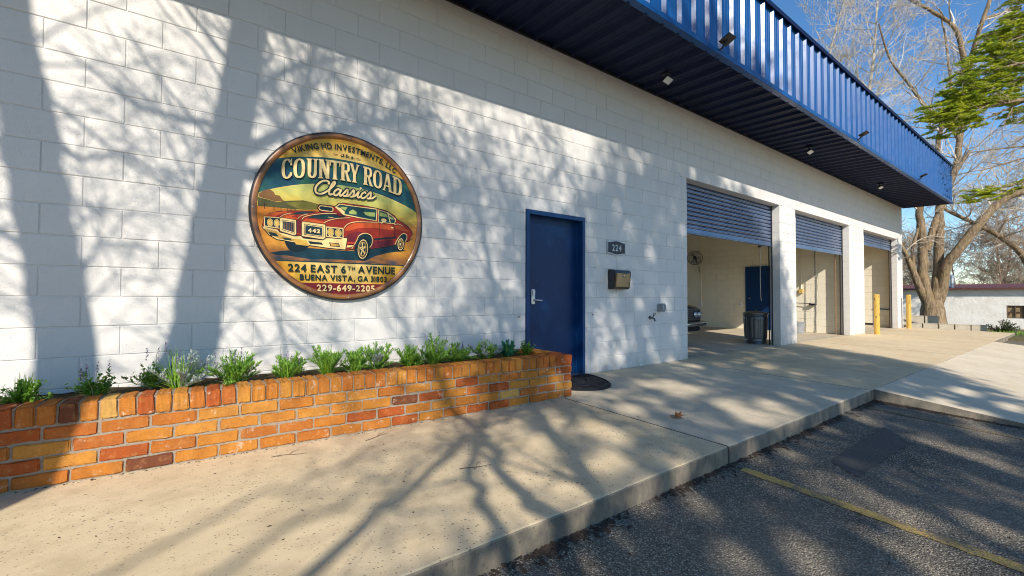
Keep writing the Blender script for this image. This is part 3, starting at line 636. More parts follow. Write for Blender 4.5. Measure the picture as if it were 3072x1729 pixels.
CAR=[('P','cloud',[-0.686,0.116,-0.655,0.144,-0.61,0.167,-0.579,0.146,-0.564,0.122,-0.533,0.121,-0.512,0.089,-0.491,0.077,-0.563,0.068,-0.624,0.08,-0.684,0.089]),('P','hill',[-0.693,0.087,-0.624,0.077,-0.548,0.064,-0.46,0.088,-0.352,0.105,-0.28,0.096,-0.207,0.082,-0.206,0.039,-0.416,0.02,-0.573,0.018,-0.692,0.014]),('P','hill2',[-0.491,0.066,-0.385,0.092,-0.308,0.096,-0.224,0.083,-0.251,0.028,-0.384,0.024]),('P','field',[-0.697,0.014,-0.573,0.018,-0.416,0.014,-0.223,0.043,-0.223,-0.011,-0.622,-0.057,-0.671,-0.141,-0.68,-0.164,-0.701,-0.065]),('P','shade',[-0.603,-0.362,-0.507,-0.338,-0.412,-0.326,-0.304,-0.301,-0.014,-0.306,0.022,-0.307,0.224,-0.278,0.451,-0.229,0.586,-0.267,0.411,-0.298,0.277,-0.339,0.186,-0.389,-0.037,-0.388,-0.303,-0.397,-0.465,-0.376,-0.558,-0.376]),('P','post',[-0.646,0.051,-0.641,0.052,-0.64,-0.005,-0.645,-0.005]),('P','post',[-0.577,0.037,-0.572,0.038,-0.571,-0.016,-0.576,-0.017]),('P','post',[-0.524,0.03,-0.519,0.03,-0.519,-0.007,-0.524,-0.008]),('P','post',[-0.478,0.023,-0.473,0.023,-0.473,0.001,-0.478,0.001]),('P','post',[-0.449,0.022,-0.444,0.022,-0.444,0.005,-0.449,0.004]),('P','post',[-0.416,0.021,-0.411,0.022,-0.411,0.007,-0.416,0.007]),('P','tyre',[-0.495,-0.251,-0.481,-0.29,-0.46,-0.324,-0.423,-0.342,-0.358,-0.335,-0.325,-0.318,-0.304,-0.289,-0.304,-0.248]),('P','tyre',[0.437,-0.223,0.441,-0.263,0.473,-0.281,0.522,-0.281,0.55,-0.269,0.564,-0.221,0.556,-0.181,0.479,-0.187]),('P','ink',[-0.649,-0.088,-0.637,-0.061,-0.608,-0.035,-0.547,-0.011,-0.448,0.007,-0.307,0.018,-0.197,0.025,-0.238,0.054,-0.227,0.084,-0.189,0.089,-0.096,0.084,-0.061,0.118,-0.007,0.131,0.036,0.127,0.155,0.128,0.286,0.12,0.387,0.106,0.466,0.068,0.498,0.033,0.555,0.006,0.613,-0.029,0.649,-0.067,0.659,-0.118,0.646,-0.15,0.61,-0.177,0.567,-0.188,0.458,-0.227,0.342,-0.257,0.224,-0.281,0.059,-0.294,0.01,-0.305,0.01,-0.301,-0.145,-0.296,-0.497,-0.257,-0.61,-0.217,-0.663,-0.157]),('P','red',[-0.644,-0.087,-0.632,-0.063,-0.602,-0.038,-0.542,-0.015,-0.448,0.002,-0.307,0.013,-0.194,0.019,-0.09,0.072,-0.055,0.114,-0.0,0.126,0.036,0.121,0.156,0.122,0.282,0.113,0.38,0.099,0.459,0.062,0.49,0.029,0.548,-0.0,0.606,-0.035,0.642,-0.071,0.652,-0.118,0.639,-0.147,0.607,-0.17,0.564,-0.182,0.455,-0.221,0.342,-0.25,0.224,-0.274,0.059,-0.287,0.01,-0.298,0.01,-0.295,-0.497,-0.251,-0.605,-0.214,-0.658,-0.157]),('P','orange',[-0.641,-0.07,-0.622,-0.048,-0.572,-0.023,-0.49,-0.006,-0.469,-0.01,-0.531,-0.035,-0.567,-0.062,-0.572,-0.071]),('P','orange',[-0.526,-0.06,-0.49,-0.033,-0.448,-0.016,-0.394,-0.007,-0.421,-0.034,-0.447,-0.048,-0.405,-0.05,-0.396,-0.066,-0.468,-0.064]),('P','orange',[-0.356,-0.077,-0.329,-0.05,-0.251,-0.051,-0.188,-0.062,-0.159,-0.08,-0.25,-0.078]),('P','orange',[-0.004,-0.124,0.02,-0.078,0.081,-0.047,0.287,-0.025,0.408,-0.033,0.464,-0.054,0.467,-0.08,0.274,-0.072,0.132,-0.086,0.039,-0.12]),('P','orange',[0.467,-0.04,0.52,-0.022,0.577,-0.05,0.62,-0.08,0.548,-0.073,0.485,-0.065]),('P','stripe',[-0.455,-0.031,-0.416,-0.008,-0.362,0.007,-0.248,0.015,-0.318,-0.005,-0.351,-0.015]),('P','stripe',[-0.318,-0.04,-0.262,-0.014,-0.189,0.004,-0.018,0.017,0.007,0.002,-0.089,-0.02,-0.182,-0.041]),('P','maroon',[-0.395,-0.054,-0.375,-0.064,-0.366,-0.087,-0.368,-0.179,-0.392,-0.181,-0.401,-0.161,-0.402,-0.079]),('P','dark',[0.268,-0.172,0.375,-0.154,0.489,-0.139,0.485,-0.154,0.375,-0.172,0.269,-0.191]),('P','maroon',[0.021,-0.16,0.101,-0.121,0.158,-0.122,0.108,-0.165,0.083,-0.217,0.021,-0.222]),('P','maroon',[0.262,-0.204,0.451,-0.169,0.462,-0.215,0.342,-0.245,0.237,-0.267]),('P','ink',[-0.665,-0.146,-0.542,-0.161,-0.53,-0.18,-0.414,-0.204,-0.364,-0.197,-0.347,-0.217,-0.189,-0.219,-0.172,-0.196,-0.029,-0.196,-0.022,-0.183,0.026,-0.182,0.01,-0.301,-0.145,-0.296,-0.304,-0.283,-0.497,-0.257,-0.552,-0.252,-0.609,-0.219]),('P','chrome',[-0.658,-0.15,-0.545,-0.167,-0.534,-0.187,-0.413,-0.211,-0.366,-0.204,-0.348,-0.224,-0.185,-0.226,-0.169,-0.204,-0.027,-0.205,-0.017,-0.192,0.02,-0.19,0.004,-0.294,-0.145,-0.289,-0.304,-0.276,-0.497,-0.25,-0.549,-0.245,-0.604,-0.213]),('P','chrome2',[-0.655,-0.162,-0.55,-0.181,-0.508,-0.206,-0.413,-0.238,-0.418,-0.256,-0.498,-0.244,-0.549,-0.239,-0.6,-0.208]),('P','dark',[-0.617,-0.189,-0.557,-0.197,-0.535,-0.224,-0.596,-0.22]),('P','dark',[-0.513,-0.226,-0.445,-0.232,-0.437,-0.249,-0.493,-0.246]),('P','dark',[-0.31,-0.242,-0.197,-0.247,-0.186,-0.266,-0.293,-0.266]),('P','dark',[-0.137,-0.241,-0.051,-0.243,-0.042,-0.276,-0.125,-0.275]),('P','chrome2',[-0.128,-0.246,-0.057,-0.25,-0.051,-0.27,-0.119,-0.269]),('P','plate',[-0.426,-0.231,-0.324,-0.236,-0.301,-0.286,-0.405,-0.278]),('P','chrome',[-0.646,-0.066,-0.526,-0.062,-0.525,-0.156,-0.646,-0.15]),('P','dark',[-0.639,-0.073,-0.532,-0.07,-0.531,-0.149,-0.639,-0.141]),('P','chrome',[-0.165,-0.102,-0.014,-0.101,-0.013,-0.197,-0.164,-0.194]),('P','dark',[-0.157,-0.111,-0.022,-0.111,-0.021,-0.189,-0.156,-0.185]),('E','chrome',[-0.602,-0.112,0.022,0.033,0]),('E','ink',[-0.602,-0.112,0.019,0.029,0]),('E','lamp',[-0.602,-0.112,0.017,0.026,0]),('E','chrome',[-0.552,-0.112,0.022,0.032,0]),('E','ink',[-0.552,-0.112,0.019,0.028,0]),('E','lamp',[-0.552,-0.112,0.017,0.025,0]),('E','chrome',[-0.124,-0.148,0.029,0.037,0]),('E','ink',[-0.124,-0.148,0.026,0.032,0]),('E','lamp',[-0.124,-0.148,0.023,0.029,0]),('E','chrome',[-0.059,-0.151,0.029,0.036,0]),('E','ink',[-0.059,-0.151,0.025,0.031,0]),('E','lamp',[-0.059,-0.151,0.022,0.028,0]),('P','ink',[-0.532,-0.062,-0.521,-0.059,-0.402,-0.068,-0.399,-0.196,-0.419,-0.21,-0.531,-0.182]),('P','chrome',[-0.529,-0.067,-0.52,-0.063,-0.407,-0.073,-0.404,-0.192,-0.42,-0.203,-0.527,-0.175]),('P','ink',[-0.514,-0.08,-0.416,-0.085,-0.415,-0.188,-0.513,-0.166]),('P','chrome',[-0.511,-0.084,-0.419,-0.089,-0.418,-0.184,-0.51,-0.162]),('P','grille',[-0.506,-0.091,-0.423,-0.095,-0.422,-0.177,-0.505,-0.156]),('P','ink',[-0.365,-0.077,-0.353,-0.075,-0.167,-0.081,-0.163,-0.205,-0.185,-0.225,-0.364,-0.21]),('P','chrome',[-0.361,-0.081,-0.353,-0.079,-0.171,-0.087,-0.169,-0.2,-0.187,-0.218,-0.36,-0.203]),('P','ink',[-0.343,-0.096,-0.186,-0.105,-0.185,-0.199,-0.342,-0.191]),('P','chrome',[-0.339,-0.101,-0.191,-0.11,-0.19,-0.195,-0.338,-0.186]),('P','grille',[-0.333,-0.107,-0.196,-0.116,-0.196,-0.188,-0.333,-0.18]),('P','bar',[-0.497,-0.097,-0.493,-0.098,-0.492,-0.158,-0.496,-0.157]),('P','bar',[-0.484,-0.098,-0.48,-0.098,-0.479,-0.161,-0.483,-0.16]),('P','bar',[-0.471,-0.098,-0.467,-0.098,-0.466,-0.163,-0.47,-0.163]),('P','bar',[-0.457,-0.099,-0.454,-0.099,-0.453,-0.166,-0.457,-0.166]),('P','bar',[-0.444,-0.099,-0.44,-0.099,-0.44,-0.169,-0.443,-0.168]),('P','bar',[-0.431,-0.099,-0.427,-0.099,-0.426,-0.172,-0.43,-0.171]),('P','ink',[-0.239,0.053,-0.232,0.079,-0.218,0.089,-0.114,0.09,-0.054,0.083,0.007,0.046,-0.002,0.014,-0.029,-0.002,-0.095,0.013,-0.194,0.016,-0.223,0.028]),('P','red',[-0.234,0.054,-0.226,0.076,-0.215,0.083,-0.114,0.084,-0.057,0.076,-0.001,0.045,-0.008,0.021,-0.09,0.026,-0.195,0.025,-0.22,0.034]),('P','chrome',[-0.229,0.056,-0.222,0.072,-0.209,0.08,-0.117,0.077,-0.103,0.064,-0.104,0.044,-0.116,0.032,-0.206,0.033,-0.223,0.04]),('P','dark',[-0.223,0.057,-0.218,0.068,-0.206,0.073,-0.119,0.071,-0.111,0.06,-0.112,0.046,-0.12,0.039,-0.203,0.04,-0.219,0.045]),('P','maroon',[-0.2,0.023,-0.089,0.021,-0.018,0.016,-0.035,0.001,-0.095,0.013,-0.189,0.015]),('P','chrome',[-0.09,0.079,-0.052,0.113,0.08,0.111,0.294,0.11,0.291,-0.007,0.144,0.002,-0.018,0.017]),('P','glass',[-0.078,0.081,-0.047,0.107,0.08,0.104,0.287,0.103,0.283,0.0,0.144,0.01,-0.009,0.026,-0.004,0.045,-0.042,0.077]),('P','glint',[-0.042,0.089,0.018,0.092,0.0,0.057,-0.039,0.077]),('P','glint',[0.034,0.054,0.068,0.076,0.102,0.057,0.099,0.033,0.037,0.032]),('P','glint',[0.162,0.066,0.273,0.071,0.272,0.032,0.221,0.031,0.182,0.041]),('P','chrome',[0.302,0.103,0.4,0.087,0.477,0.035,0.477,0.008,0.463,-0.017,0.303,-0.018]),('P','glass',[0.31,0.098,0.392,0.081,0.419,-0.013,0.308,-0.011]),('P','glass',[0.402,0.074,0.442,0.053,0.47,0.024,0.465,-0.006,0.427,-0.016]),('P','glint',[0.316,0.083,0.38,0.07,0.397,0.042,0.316,0.043]),('P','glint',[0.411,0.054,0.449,0.038,0.453,0.022,0.418,0.028]),('E','ink',[0.358,0.008,0.03,0.021,0]),('E','chrome',[0.358,0.008,0.026,0.017,0]),('S','chrome',[0.008,0.348,-0.006,0.337,-0.027]),('S','chrome',[0.006,-0.011,-0.105,0.014,-0.069,0.069,-0.041,0.144,-0.029,0.297,-0.018]),('S','chrome',[0.005,0.463,-0.024,0.505,-0.013,0.555,-0.032]),('S','chrome',[0.004,-0.148,-0.018,-0.101,-0.019]),('S','chrome',[0.005,-0.526,-0.057,-0.5,-0.036,-0.448,-0.016]),('S','chrome',[0.005,-0.361,-0.062,-0.34,-0.036,-0.273,-0.011,-0.183,0.009,-0.078,0.021]),('S','chrome',[0.004,-0.396,-0.06,-0.367,-0.031,-0.318,-0.01]),('S','chrome',[0.005,-0.185,-0.074,-0.136,-0.044,-0.059,-0.019,0.044,-0.003]),('S','ink',[0.003,0.296,0.107,0.317,-0.068,0.302,-0.22]),('S','ink',[0.003,0.449,-0.019,0.467,-0.08,0.461,-0.161]),('E','chrome',[0.441,-0.055,0.014,0.008,0]),('P','dark',[0.096,-0.216,0.127,-0.16,0.184,-0.133,0.235,-0.149,0.249,-0.198,0.236,-0.257,0.211,-0.291,0.084,-0.3]),('E','ink',[0.166,-0.275,0.059,0.106,-0.06]),('E','tyre',[0.159,-0.279,0.056,0.102,-0.06]),('E','chrome',[0.161,-0.281,0.047,0.09,-0.06]),('E','ink',[0.161,-0.281,0.041,0.081,-0.06]),('E','chrome2',[0.159,-0.281,0.033,0.069,-0.06]),('E','dark',[0.158,-0.281,0.028,0.059,-0.06]),('P','chrome',[0.156,-0.271,0.181,-0.246,0.186,-0.262,0.16,-0.287]),('P','chrome',[0.153,-0.28,0.149,-0.222,0.161,-0.219,0.163,-0.278]),('P','chrome',[0.157,-0.288,0.13,-0.276,0.132,-0.259,0.159,-0.27]),('P','chrome',[0.163,-0.283,0.149,-0.334,0.139,-0.326,0.154,-0.275]),('P','chrome',[0.162,-0.273,0.181,-0.316,0.173,-0.328,0.154,-0.285]),('E','chrome',[0.147,-0.276,0.01,0.017,0]),('E','red',[0.145,-0.275,0.005,0.008,0]),('P','dark',[0.486,-0.206,0.506,-0.148,0.549,-0.107,0.583,-0.111,0.588,-0.141,0.571,-0.18,0.557,-0.208]),('E','tyre',[0.53,-0.21,0.038,0.067,-0.05]),('E','chrome',[0.528,-0.209,0.031,0.058,-0.05]),('E','ink',[0.528,-0.209,0.026,0.05,-0.05]),('E','chrome2',[0.527,-0.209,0.02,0.04,-0.05]),('E','dark',[0.525,-0.209,0.014,0.03,0]),('E','chrome',[0.523,-0.209,0.007,0.013,0]),('S','chrome',[0.006,0.059,-0.286,0.102,-0.21,0.125,-0.158,0.18,-0.132,0.235,-0.149,0.249,-0.198,0.24,-0.238,0.224,-0.261]),('S','chrome',[0.006,0.469,-0.216,0.506,-0.146,0.547,-0.104,0.584,-0.108,0.592,-0.14,0.574,-0.179]),('P','red2',[0.021,-0.226,0.089,-0.22,0.083,-0.24,0.022,-0.247]),('P','chrome',[0.017,-0.258,0.068,-0.25,0.062,-0.27,0.013,-0.276]),('P','lamp',[0.621,-0.159,0.652,-0.109,0.65,-0.132])]
m = MB()
for kd, cn, d in CAR:
    mt = INK.get(cn, 'print_' + cn)
    if kd == 'P': poly(m, [(d[i], d[i + 1]) for i in range(0, len(d), 2)], mt)
    elif kd == 'E': poly(m, ell(*d[:4], d[4]), mt)
    else: stroke(m, crom([(d[i], d[i + 1]) for i in range(1, len(d), 2)], 4), d[0], mt)
m.build('car_print', None, sign)
# --- lettering
GL = {}
def glyph(ch, bold=.0):
    k = (ch, bold)
    if k not in GL:
        cu = bpy.data.curves.new('g', 'FONT'); cu.body = ch; cu.size = 1.; cu.offset = bold; cu.fill_mode = 'FRONT'; cu.resolution_u = 4
        o = bpy.data.objects.new('g', cu); COL.objects.link(o); dg = bpy.context.evaluated_depsgraph_get()
        me = bpy.data.meshes.new_from_object(o.evaluated_get(dg)); COL.objects.unlink(o); bpy.data.objects.remove(o)
        vs = [(q.co.x, q.co.y) for q in me.vertices]; fs = [tuple(p.vertices) for p in me.polygons]; bpy.data.meshes.remove(me)
        x0 = min([q[0] for q in vs], default=0); x1 = max([q[0] for q in vs], default=.2); GL[k] = (vs, fs, x0, x1)
    return GL[k]
def layout(txt, bold, track=.09, space=.3):
    out = []; x = 0
    for ch in txt:
        if ch == ' ': x += space; continue
        vs, fs, x0, x1 = glyph(ch, bold); out.append((vs, fs, x - x0)); x += x1 - x0 + track
    return out, x - track
def line_text(txt, u0, u1, v0, h, mat, name, bold=.02, fn=None, parent=None, shear=0., track=.09, space=.3, mapf=None):
    """one line of lettering fitted between u0 and u1, cap height h; fn bends the line"""
    out, w = layout(txt, bold, track, space); sx_ = (u1 - u0) / w; k = h / .70
    y = sy()
    for vs, fs, ox in out:
        pts = []; mb = MB().use(mat)
        for a, b in vs:
            u = u0 + (a + ox + b * shear) * sx_; v = b * k
            pts.append(fn(u, v, u0 + (ox + .3) * sx_) if fn else (u, v0 + v))
        mb.add([mapf(*q) if mapf else sp(*q, y) for q in pts], fs); mb.build(name, None, parent or sign)
# arched top line: letters turn with the arc
RV = .90; CV = .602 - RV
def viking(u, v, uc):
    a = uc / RV; du = u - uc; r_ = RV + v
    return (r_ * math.sin(a) + du * math.cos(a), CV + r_ * math.cos(a) - du * math.sin(a))
line_text('VIKING HD INVESTMENTS, LLC', -.452, .487, 0, .050, 'print_teal_text', 'top_letter', .028, viking, track=.10, space=.28)
line_text('d.b.a.', -.052, .078, .541, .030, 'print_teal_text', 'small_letter', .02, shear=.25, track=.07)
m = MB(); poly(m, [(-.112, .556), (-.072, .556), (-.072, .550), (-.112, .550)], 'print_maroon'); poly(m, [(.094, .552), (.13, .552), (.13, .546), (.094, .546)], 'print_teal_text'); m.build('dashes', None, sign)
line_text('224 EAST 6', -.466, .008, -.508, .062, 'print_teal_text', 'address_letter', .03, space=.3)
line_text('T', .024, .053, -.481, .034, 'print_teal_text', 'address_letter', .02); line_text('H', .061, .090, -.481, .034, 'print_teal_text', 'address_letter', .02)
line_text('AVENUE', .117, .472, -.503, .065, 'print_teal_text', 'address_letter', .03)
line_text('BUENA VISTA, GA 31803', -.374, .391, -.579, .048, 'print_teal_text', 'town_letter', .035, space=.25)
line_text('229-649-2205', -.237, .273, -.671, .054, 'print_cream', 'phone_letter', .03)
line_text('442', -.314, -.214, -.166, .032, 'print_cream', 'badge_letter', .05)
# slab-serif arched name
def cvb(u): return .327 - .25 * u * u
def cvt(u): return .496 - .25 * u * u
def rect(a, b, c, d): return [(a, c), (b, c), (b, d), (a, d)]
def serif(x0, x1, y, up_):
    h = .075 if up_ else -.075; f = .035 if up_ else -.035
    return [(x0 - .09, y), (x1 + .09, y), (x1 + .085, y + f), (x1, y + h), (x0, y + h), (x0 - .085, y + f)]
def ringp(cx, cy, rx, ry, tx, ty, a0, a1, n=22):
    out = []
    for i in range(n):
        p, q = a0 + (a1 - a0) * i / n, a0 + (a1 - a0) * (i + 1) / n
        S_ = lambda w, ax, ay: (cx + ax * math.copysign(abs(math.cos(w)) ** .8, math.cos(w)), cy + ay * math.copysign(abs(math.sin(w)) ** .8, math.sin(w)))
        out.append([S_(p, rx, ry), S_(q, rx, ry), S_(q, rx - tx, ry - ty), S_(p, rx - tx, ry - ty)])
    return out
PI = math.pi
def letter(ch):
    S = .30
    if ch == 'O': return ringp(.5, .5, .5, .5, .29, .09, 0, 2 * PI)
    if ch == 'C': return ringp(.52, .5, .52, .5, .30, .09, .22 * PI, 1.78 * PI) + [[(.80, .66), (1.0, .66), (1.0, 1.0), (.92, 1.0), (.86, .9)], rect(.78, 1.0, .12, .30)]
    if ch == 'U': return [rect(.12, .42, .28, 1), rect(.66, .88, .28, 1), serif(.12, .42, 1, False), serif(.66, .88, 1, False)] + ringp(.5, .30, .38, .30, .25, .09, PI, 2 * PI, 14)
    if ch == 'N': return [rect(.12, .34, 0, 1), rect(.66, .88, 0, 1), [(.12, 1), (.42, 1), (.88, 0), (.62, 0)], serif(.12, .34, 0, True), serif(.66, .88, 1, False), serif(.14, .3, 1, False)]
    if ch == 'T': return [rect(.35, .65, 0, 1), rect(0, 1, .89, 1), [(0, 1), (.13, 1), (.08, .70), (0, .70)], [(1, 1), (1, .70), (.92, .70), (.87, 1)], serif(.35, .65, 0, True)]
    if ch == 'R': return [rect(.10, .40, 0, 1), serif(.10, .40, 0, True), rect(0, .2, .92, 1), rect(.3, .62, .90, 1), rect(.3, .62, .46, .56)] + ringp(.56, .73, .36, .27, .25, .10, -.5 * PI, .5 * PI, 12) + [[(.44, .5), (.66, .5), (.98, 0), (.70, 0)], rect(.68, 1.04, 0, .06)]
    if ch == 'Y': return [rect(.36, .64, 0, .50), serif(.36, .64, 0, True), [(.04, 1), (.34, 1), (.60, .45), (.36, .45)], [(.74, 1), (.93, 1), (.64, .42), (.50, .45)], serif(.1, .28, 1, False), serif(.76, .9, 1, False)]
    if ch == 'A': return [[(.40, 1), (.64, 1), (.96, 0), (.66, 0)], [(.40, 1), (.50, .86), (.24, 0), (.08, 0)], rect(.26, .74, .25, .34), serif(.1, .2, 0, True), serif(.70, .92, 0, True)]
    if ch == 'D': return [rect(.10, .40, 0, 1), rect(0, .45, .91, 1), rect(0, .45, 0, .09)] + ringp(.44, .5, .54, .5, .29, .09, -.5 * PI, .5 * PI, 16)
m = MB().use('print_cream'); sh = MB().use('print_ink')
ys_, yc_ = sy(), sy()
for ch, a, b in [('C', -.524, -.444), ('O', -.434, -.342), ('U', -.334, -.236), ('N', -.240, -.130), ('T', -.140, -.050), ('R', -.050, .042), ('Y', .032, .122), ('R', .156, .246), ('O', .250, .338), ('A', .340, .438), ('D', .440, .536)]:
    for k, pg in enumerate(letter(ch)):
        q = [(lerp(a, b, x), lerp(cvb((a + b) / 2 + (x - .5) * (b - a)), cvt((a + b) / 2 + (x - .5) * (b - a)), y)) for x, y in pg]
        if area(q) > 0: q = q[::-1]
        m.add([sp(u, v, yc_ - .0004 - k * .000004) for u, v in q], [tuple(range(len(q)))[::-1]])
        sh.add([sp(u + .004, v - .005, ys_ - k * .000004) for u, v in q], [tuple(range(len(q)))[::-1]])
sh.build('name_shadow', None, sign); m.build('name_lettering', None, sign)
LAY[0] += 8
# script line
SCR = [[(1.75, 1.55), (1.8, 1.85), (1.35, 2.05), (.8, 1.85), (.35, 1.3), (.2, .7), (.4, .15), (.95, 0), (1.5, .25), (2.0, .75), (2.45, 1.4), (2.6, 1.9), (2.38, 1.98), (2.18, 1.4), (2.05, .6), (2.2, .05), (2.6, .2)],
       [(3.5, .85), (3.2, 1.0), (2.8, .62), (2.8, .15), (3.1, .02), (3.45, .4), (3.65, .95), (3.52, .35), (3.7, .02), (4.05, .4), (4.45, 1.1), (4.6, .6), (4.5, .1), (4.1, .05)], [(4.5, .1), (4.85, .2), (5.35, 1.1), (5.5, .6), (5.4, .1), (5.0, .05)],
       [(5.4, .1), (5.75, .25), (6.15, .95), (6.08, .35), (6.25, .02), (6.6, .3)], [(7.2, .75), (7.0, 1.0), (6.65, .62), (6.65, .15), (6.95, .0), (7.4, .4), (7.85, 1.1), (8.0, .6), (7.9, .1), (7.5, .05)], [(7.9, .1), (8.3, .15), (8.75, .6)]]
ku = .0625
def scr(x, y): return (-.278 + (x + y * .18) * ku, .176 + y * .060 + .002 * x)
m = MB()
for s_ in SCR: stroke(m, [scr(*q) for q in crom(s_, 6)], .038, 'print_dark')
LAY[0] += 10; m.build('script_outline', None, sign); m = MB()
for s_ in SCR: stroke(m, [scr(*q) for q in crom(s_, 6)], .0155, 'print_cream')
poly(m, ell(*scr(6.3, 1.5), .010, .010, 0), 'print_cream'); m.build('script_lettering', None, sign)
for u, v in ((.022, .715), (.031, -.730), (-.728, .0), (.728, .03)):
    m = MB(); m.lathe([(.0001, .054), (.005, .052), (.007, .046), (.007, .040)], 10, Matrix(((1, 0, 0, SX + u), (0, 0, -1, 0), (0, 1, 0, SZ + v), (0, 0, 0, 1)))); m.build('screw', 'steel', sign, smooth=True)

# ---------------------------------------------------------------- number plate, mailbox, outlet, tap
pl = thing('number_plate', 'dark house number plate reading 224 above the mailbox', 'number plate', (5.47, 0, 1.72))
def plate(w, h, bul, n=12):
    t_ = [(-w + 2 * w * i / n, h + bul * (.5 + .5 * math.cos(PI * (-1 + 2 * i / n)))) for i in range(n + 1)]
    return t_[::-1] + [(u, -v) for u, v in t_]
pf = lambda u, v, d: (5.473 + u, d, 1.722 + v)
m = MB(); m.prism(plate(.195, .085, .024), pf, -.002, -.018); m.build('border', 'silver_paint', pl, bevel=.003)
m = MB(); m.prism(plate(.178, .070, .022), pf, -.004, -.0205); m.build('field', 'charcoal', pl)
line_text('224', -.098, .098, 0, .088, 'silver_paint', 'digit', .02, parent=pl, track=.16, mapf=lambda u, v: (5.473 + u, -.0225, 1.722 - .044 + v))
mbx = thing('mailbox', 'black wall mailbox with bronze front flap below the number plate', 'mailbox', (5.47, 0, 1.13))
prof = [(0, 1.135), (-.085, 1.135), (-.105, 1.155), (-.128, 1.36), (-.120, 1.395), (-.09, 1.408), (0, 1.415)]
m = MB(); m.prism(prof, lambda u, v, d: (d, u, v), 5.305, 5.655); m.build('box', 'gloss_black', mbx, bevel=.006)
tilt = math.atan2(.023, .205); Mf = Matrix.Translation((5.48, -.1175, 1.262)) @ Matrix.Rotation(tilt, 4, 'X')
m = MB()
def fl(u0, u1, v0, v1, d0, d1): m.add([Mf @ Vector((u, d, v)) for u in (u0, u1) for d in (d0, d1) for v in (v0, v1)], [(0, 1, 3, 2), (4, 6, 7, 5), (0, 4, 5, 1), (2, 3, 7, 6), (0, 2, 6, 4), (1, 5, 7, 3)])
fl(-.143, .143, -.095, .095, -.010, .004); fp = m.build('flap', 'bronze_panel', mbx, bevel=.003)
for a in ((-.132, .132, .078, .086), (-.132, .132, -.086, -.078), (-.132, -.124, -.078, .078), (.124, .132, -.078, .078)):
    m = MB(); fl(a[0], a[1], a[2], a[3], -.015, -.010); m.build('flap_moulding', 'bronze_panel', fp)
m = MB(); m.lathe([(.0001, .022), (.012, .021), (.016, .014), (.016, .008)], 14, Mf @ Matrix.Translation((0, 0, .062)) @ Matrix.Rotation(PI / 2, 4, 'X')); m.build('lock', 'chrome', mbx, smooth=True)
ob = thing('outlet_box', 'grey weatherproof outlet box on the wall above the tap', 'outlet', (6.50, 0, .80))
m = MB(); m.bb(6.445, 6.535, -.055, -.001, .805, .925); m.build('box', 'grey_plastic', ob, bevel=.006)
m = MB(); m.bb(6.44, 6.54, -.092, -.056, .80, .93); m.build('cover', 'grey_plastic', ob, bevel=.012, seg=3)
m = MB(); m.tube([(6.46, -.10, .91), (6.46, -.108, .83), (6.52, -.108, .83), (6.52, -.10, .91)], .006, 6); m.build('latch', 'silver_paint', ob)
m = MB(); m.bb(6.54, 6.556, -.08, -.06, .82, .90); m.build('label_plate', 'white_plastic', ob)
tp = thing('wall_tap', 'small brass hose tap low on the block wall', 'tap', (6.255, 0, .70))
m = MB(); m.lathe([(.0001, .006), (.03, .006), (.03, .001)], 14, Matrix.Translation((6.255, 0, .715)) @ Matrix.Rotation(PI / 2, 4, 'X')); m.build('flange', 'zinc_dark', tp)
m = MB(); m.tube([(6.255, 0, .715), (6.255, -.05, .715), (6.255, -.08, .70), (6.255, -.095, .665)], [.013, .015, .014, .012], 10); m.build('spout', 'zinc_dark', tp, smooth=True)
m = MB(); m.tube([(6.255, -.055, .72), (6.262, -.075, .765)], .006, 6); m.build('stem', 'zinc_dark', tp)
m = MB(); m.tube([(6.262 + .028 * math.cos(w), -.078 - .008 * math.sin(w), .768 + .02 * math.sin(w)) for w in [2 * PI * i / 12 for i in range(13)]], .005, 6); m.build('hand_wheel', 'zinc_dark', tp)

# ---------------------------------------------------------------- brick planter
plan = thing('brick_planter', 'long low planter of reclaimed orange bricks below the sign', 'planter', (1.5, -.75, 0))
PA, PB = Vector((-2.0, -.63)), Vector((3.815, -.803)); pd = (PB - PA); PLn = pd.length; pd.normalize(); pn = Vector((pd.y, -pd.x)); pang = math.atan2(pd.y, pd.x)
def ppt(s_, o_, z_): return Vector((PA.x + pd.x * s_ + pn.x * o_, PA.y + pd.y * s_ + pn.y * o_, z_))   # o_ > 0 is towards the street
def brickmesh(l, w, h, sd, chip=.006):
    rn = random.Random(sd); bm = bmesh.new(); bmesh.ops.create_cube(bm, size=1.)
    for v_ in bm.verts: v_.co = Vector((v_.co.x * l, v_.co.y * w, v_.co.z * h))
    bmesh.ops.subdivide_edges(bm, edges=[e for e in bm.edges if abs(e.verts[0].co.x - e.verts[1].co.x) > l * .9], cuts=4)
    bmesh.ops.bevel(bm, geom=[e for e in bm.edges if e.calc_face_angle(0) > .5], offset=.0055, segments=2, affect='EDGES')
    for v_ in bm.verts:
        ed = (abs(v_.co.x) > l * .46) + (abs(v_.co.z) > h * .38)
        v_.co += Vector((rn.uniform(-1, 1), rn.uniform(-1, 1), rn.uniform(-1, 1))) * (chip * .55 if ed >= 1 else chip * .25)
    me = bpy.data.meshes.new('brick'); bm.to_mesh(me); bm.free(); me.materials.append(MAT['brick'])
    class H: pass
    h_ = H(); h_.data = me; return h_
st = [brickmesh(.2165, .10, .0685, i) for i in range(9)]; hf = [brickmesh(.1015, .10, .0685, 20 + i) for i in range(3)]; cp = [brickmesh(.0735, .215, .106, 40 + i, .006) for i in range(8)]; cw = brickmesh(.215, .13, .104, 60, .007)
def put(src, s_, o_, z_, ang=0.):
    q = ppt(s_, o_, z_); o = inst(src, 'brick', plan, q, (random.uniform(-.012, .012), random.uniform(-.012, .012), pang + ang + random.uniform(-.012, .012))); return o
zb0 = -.012; RH = .081
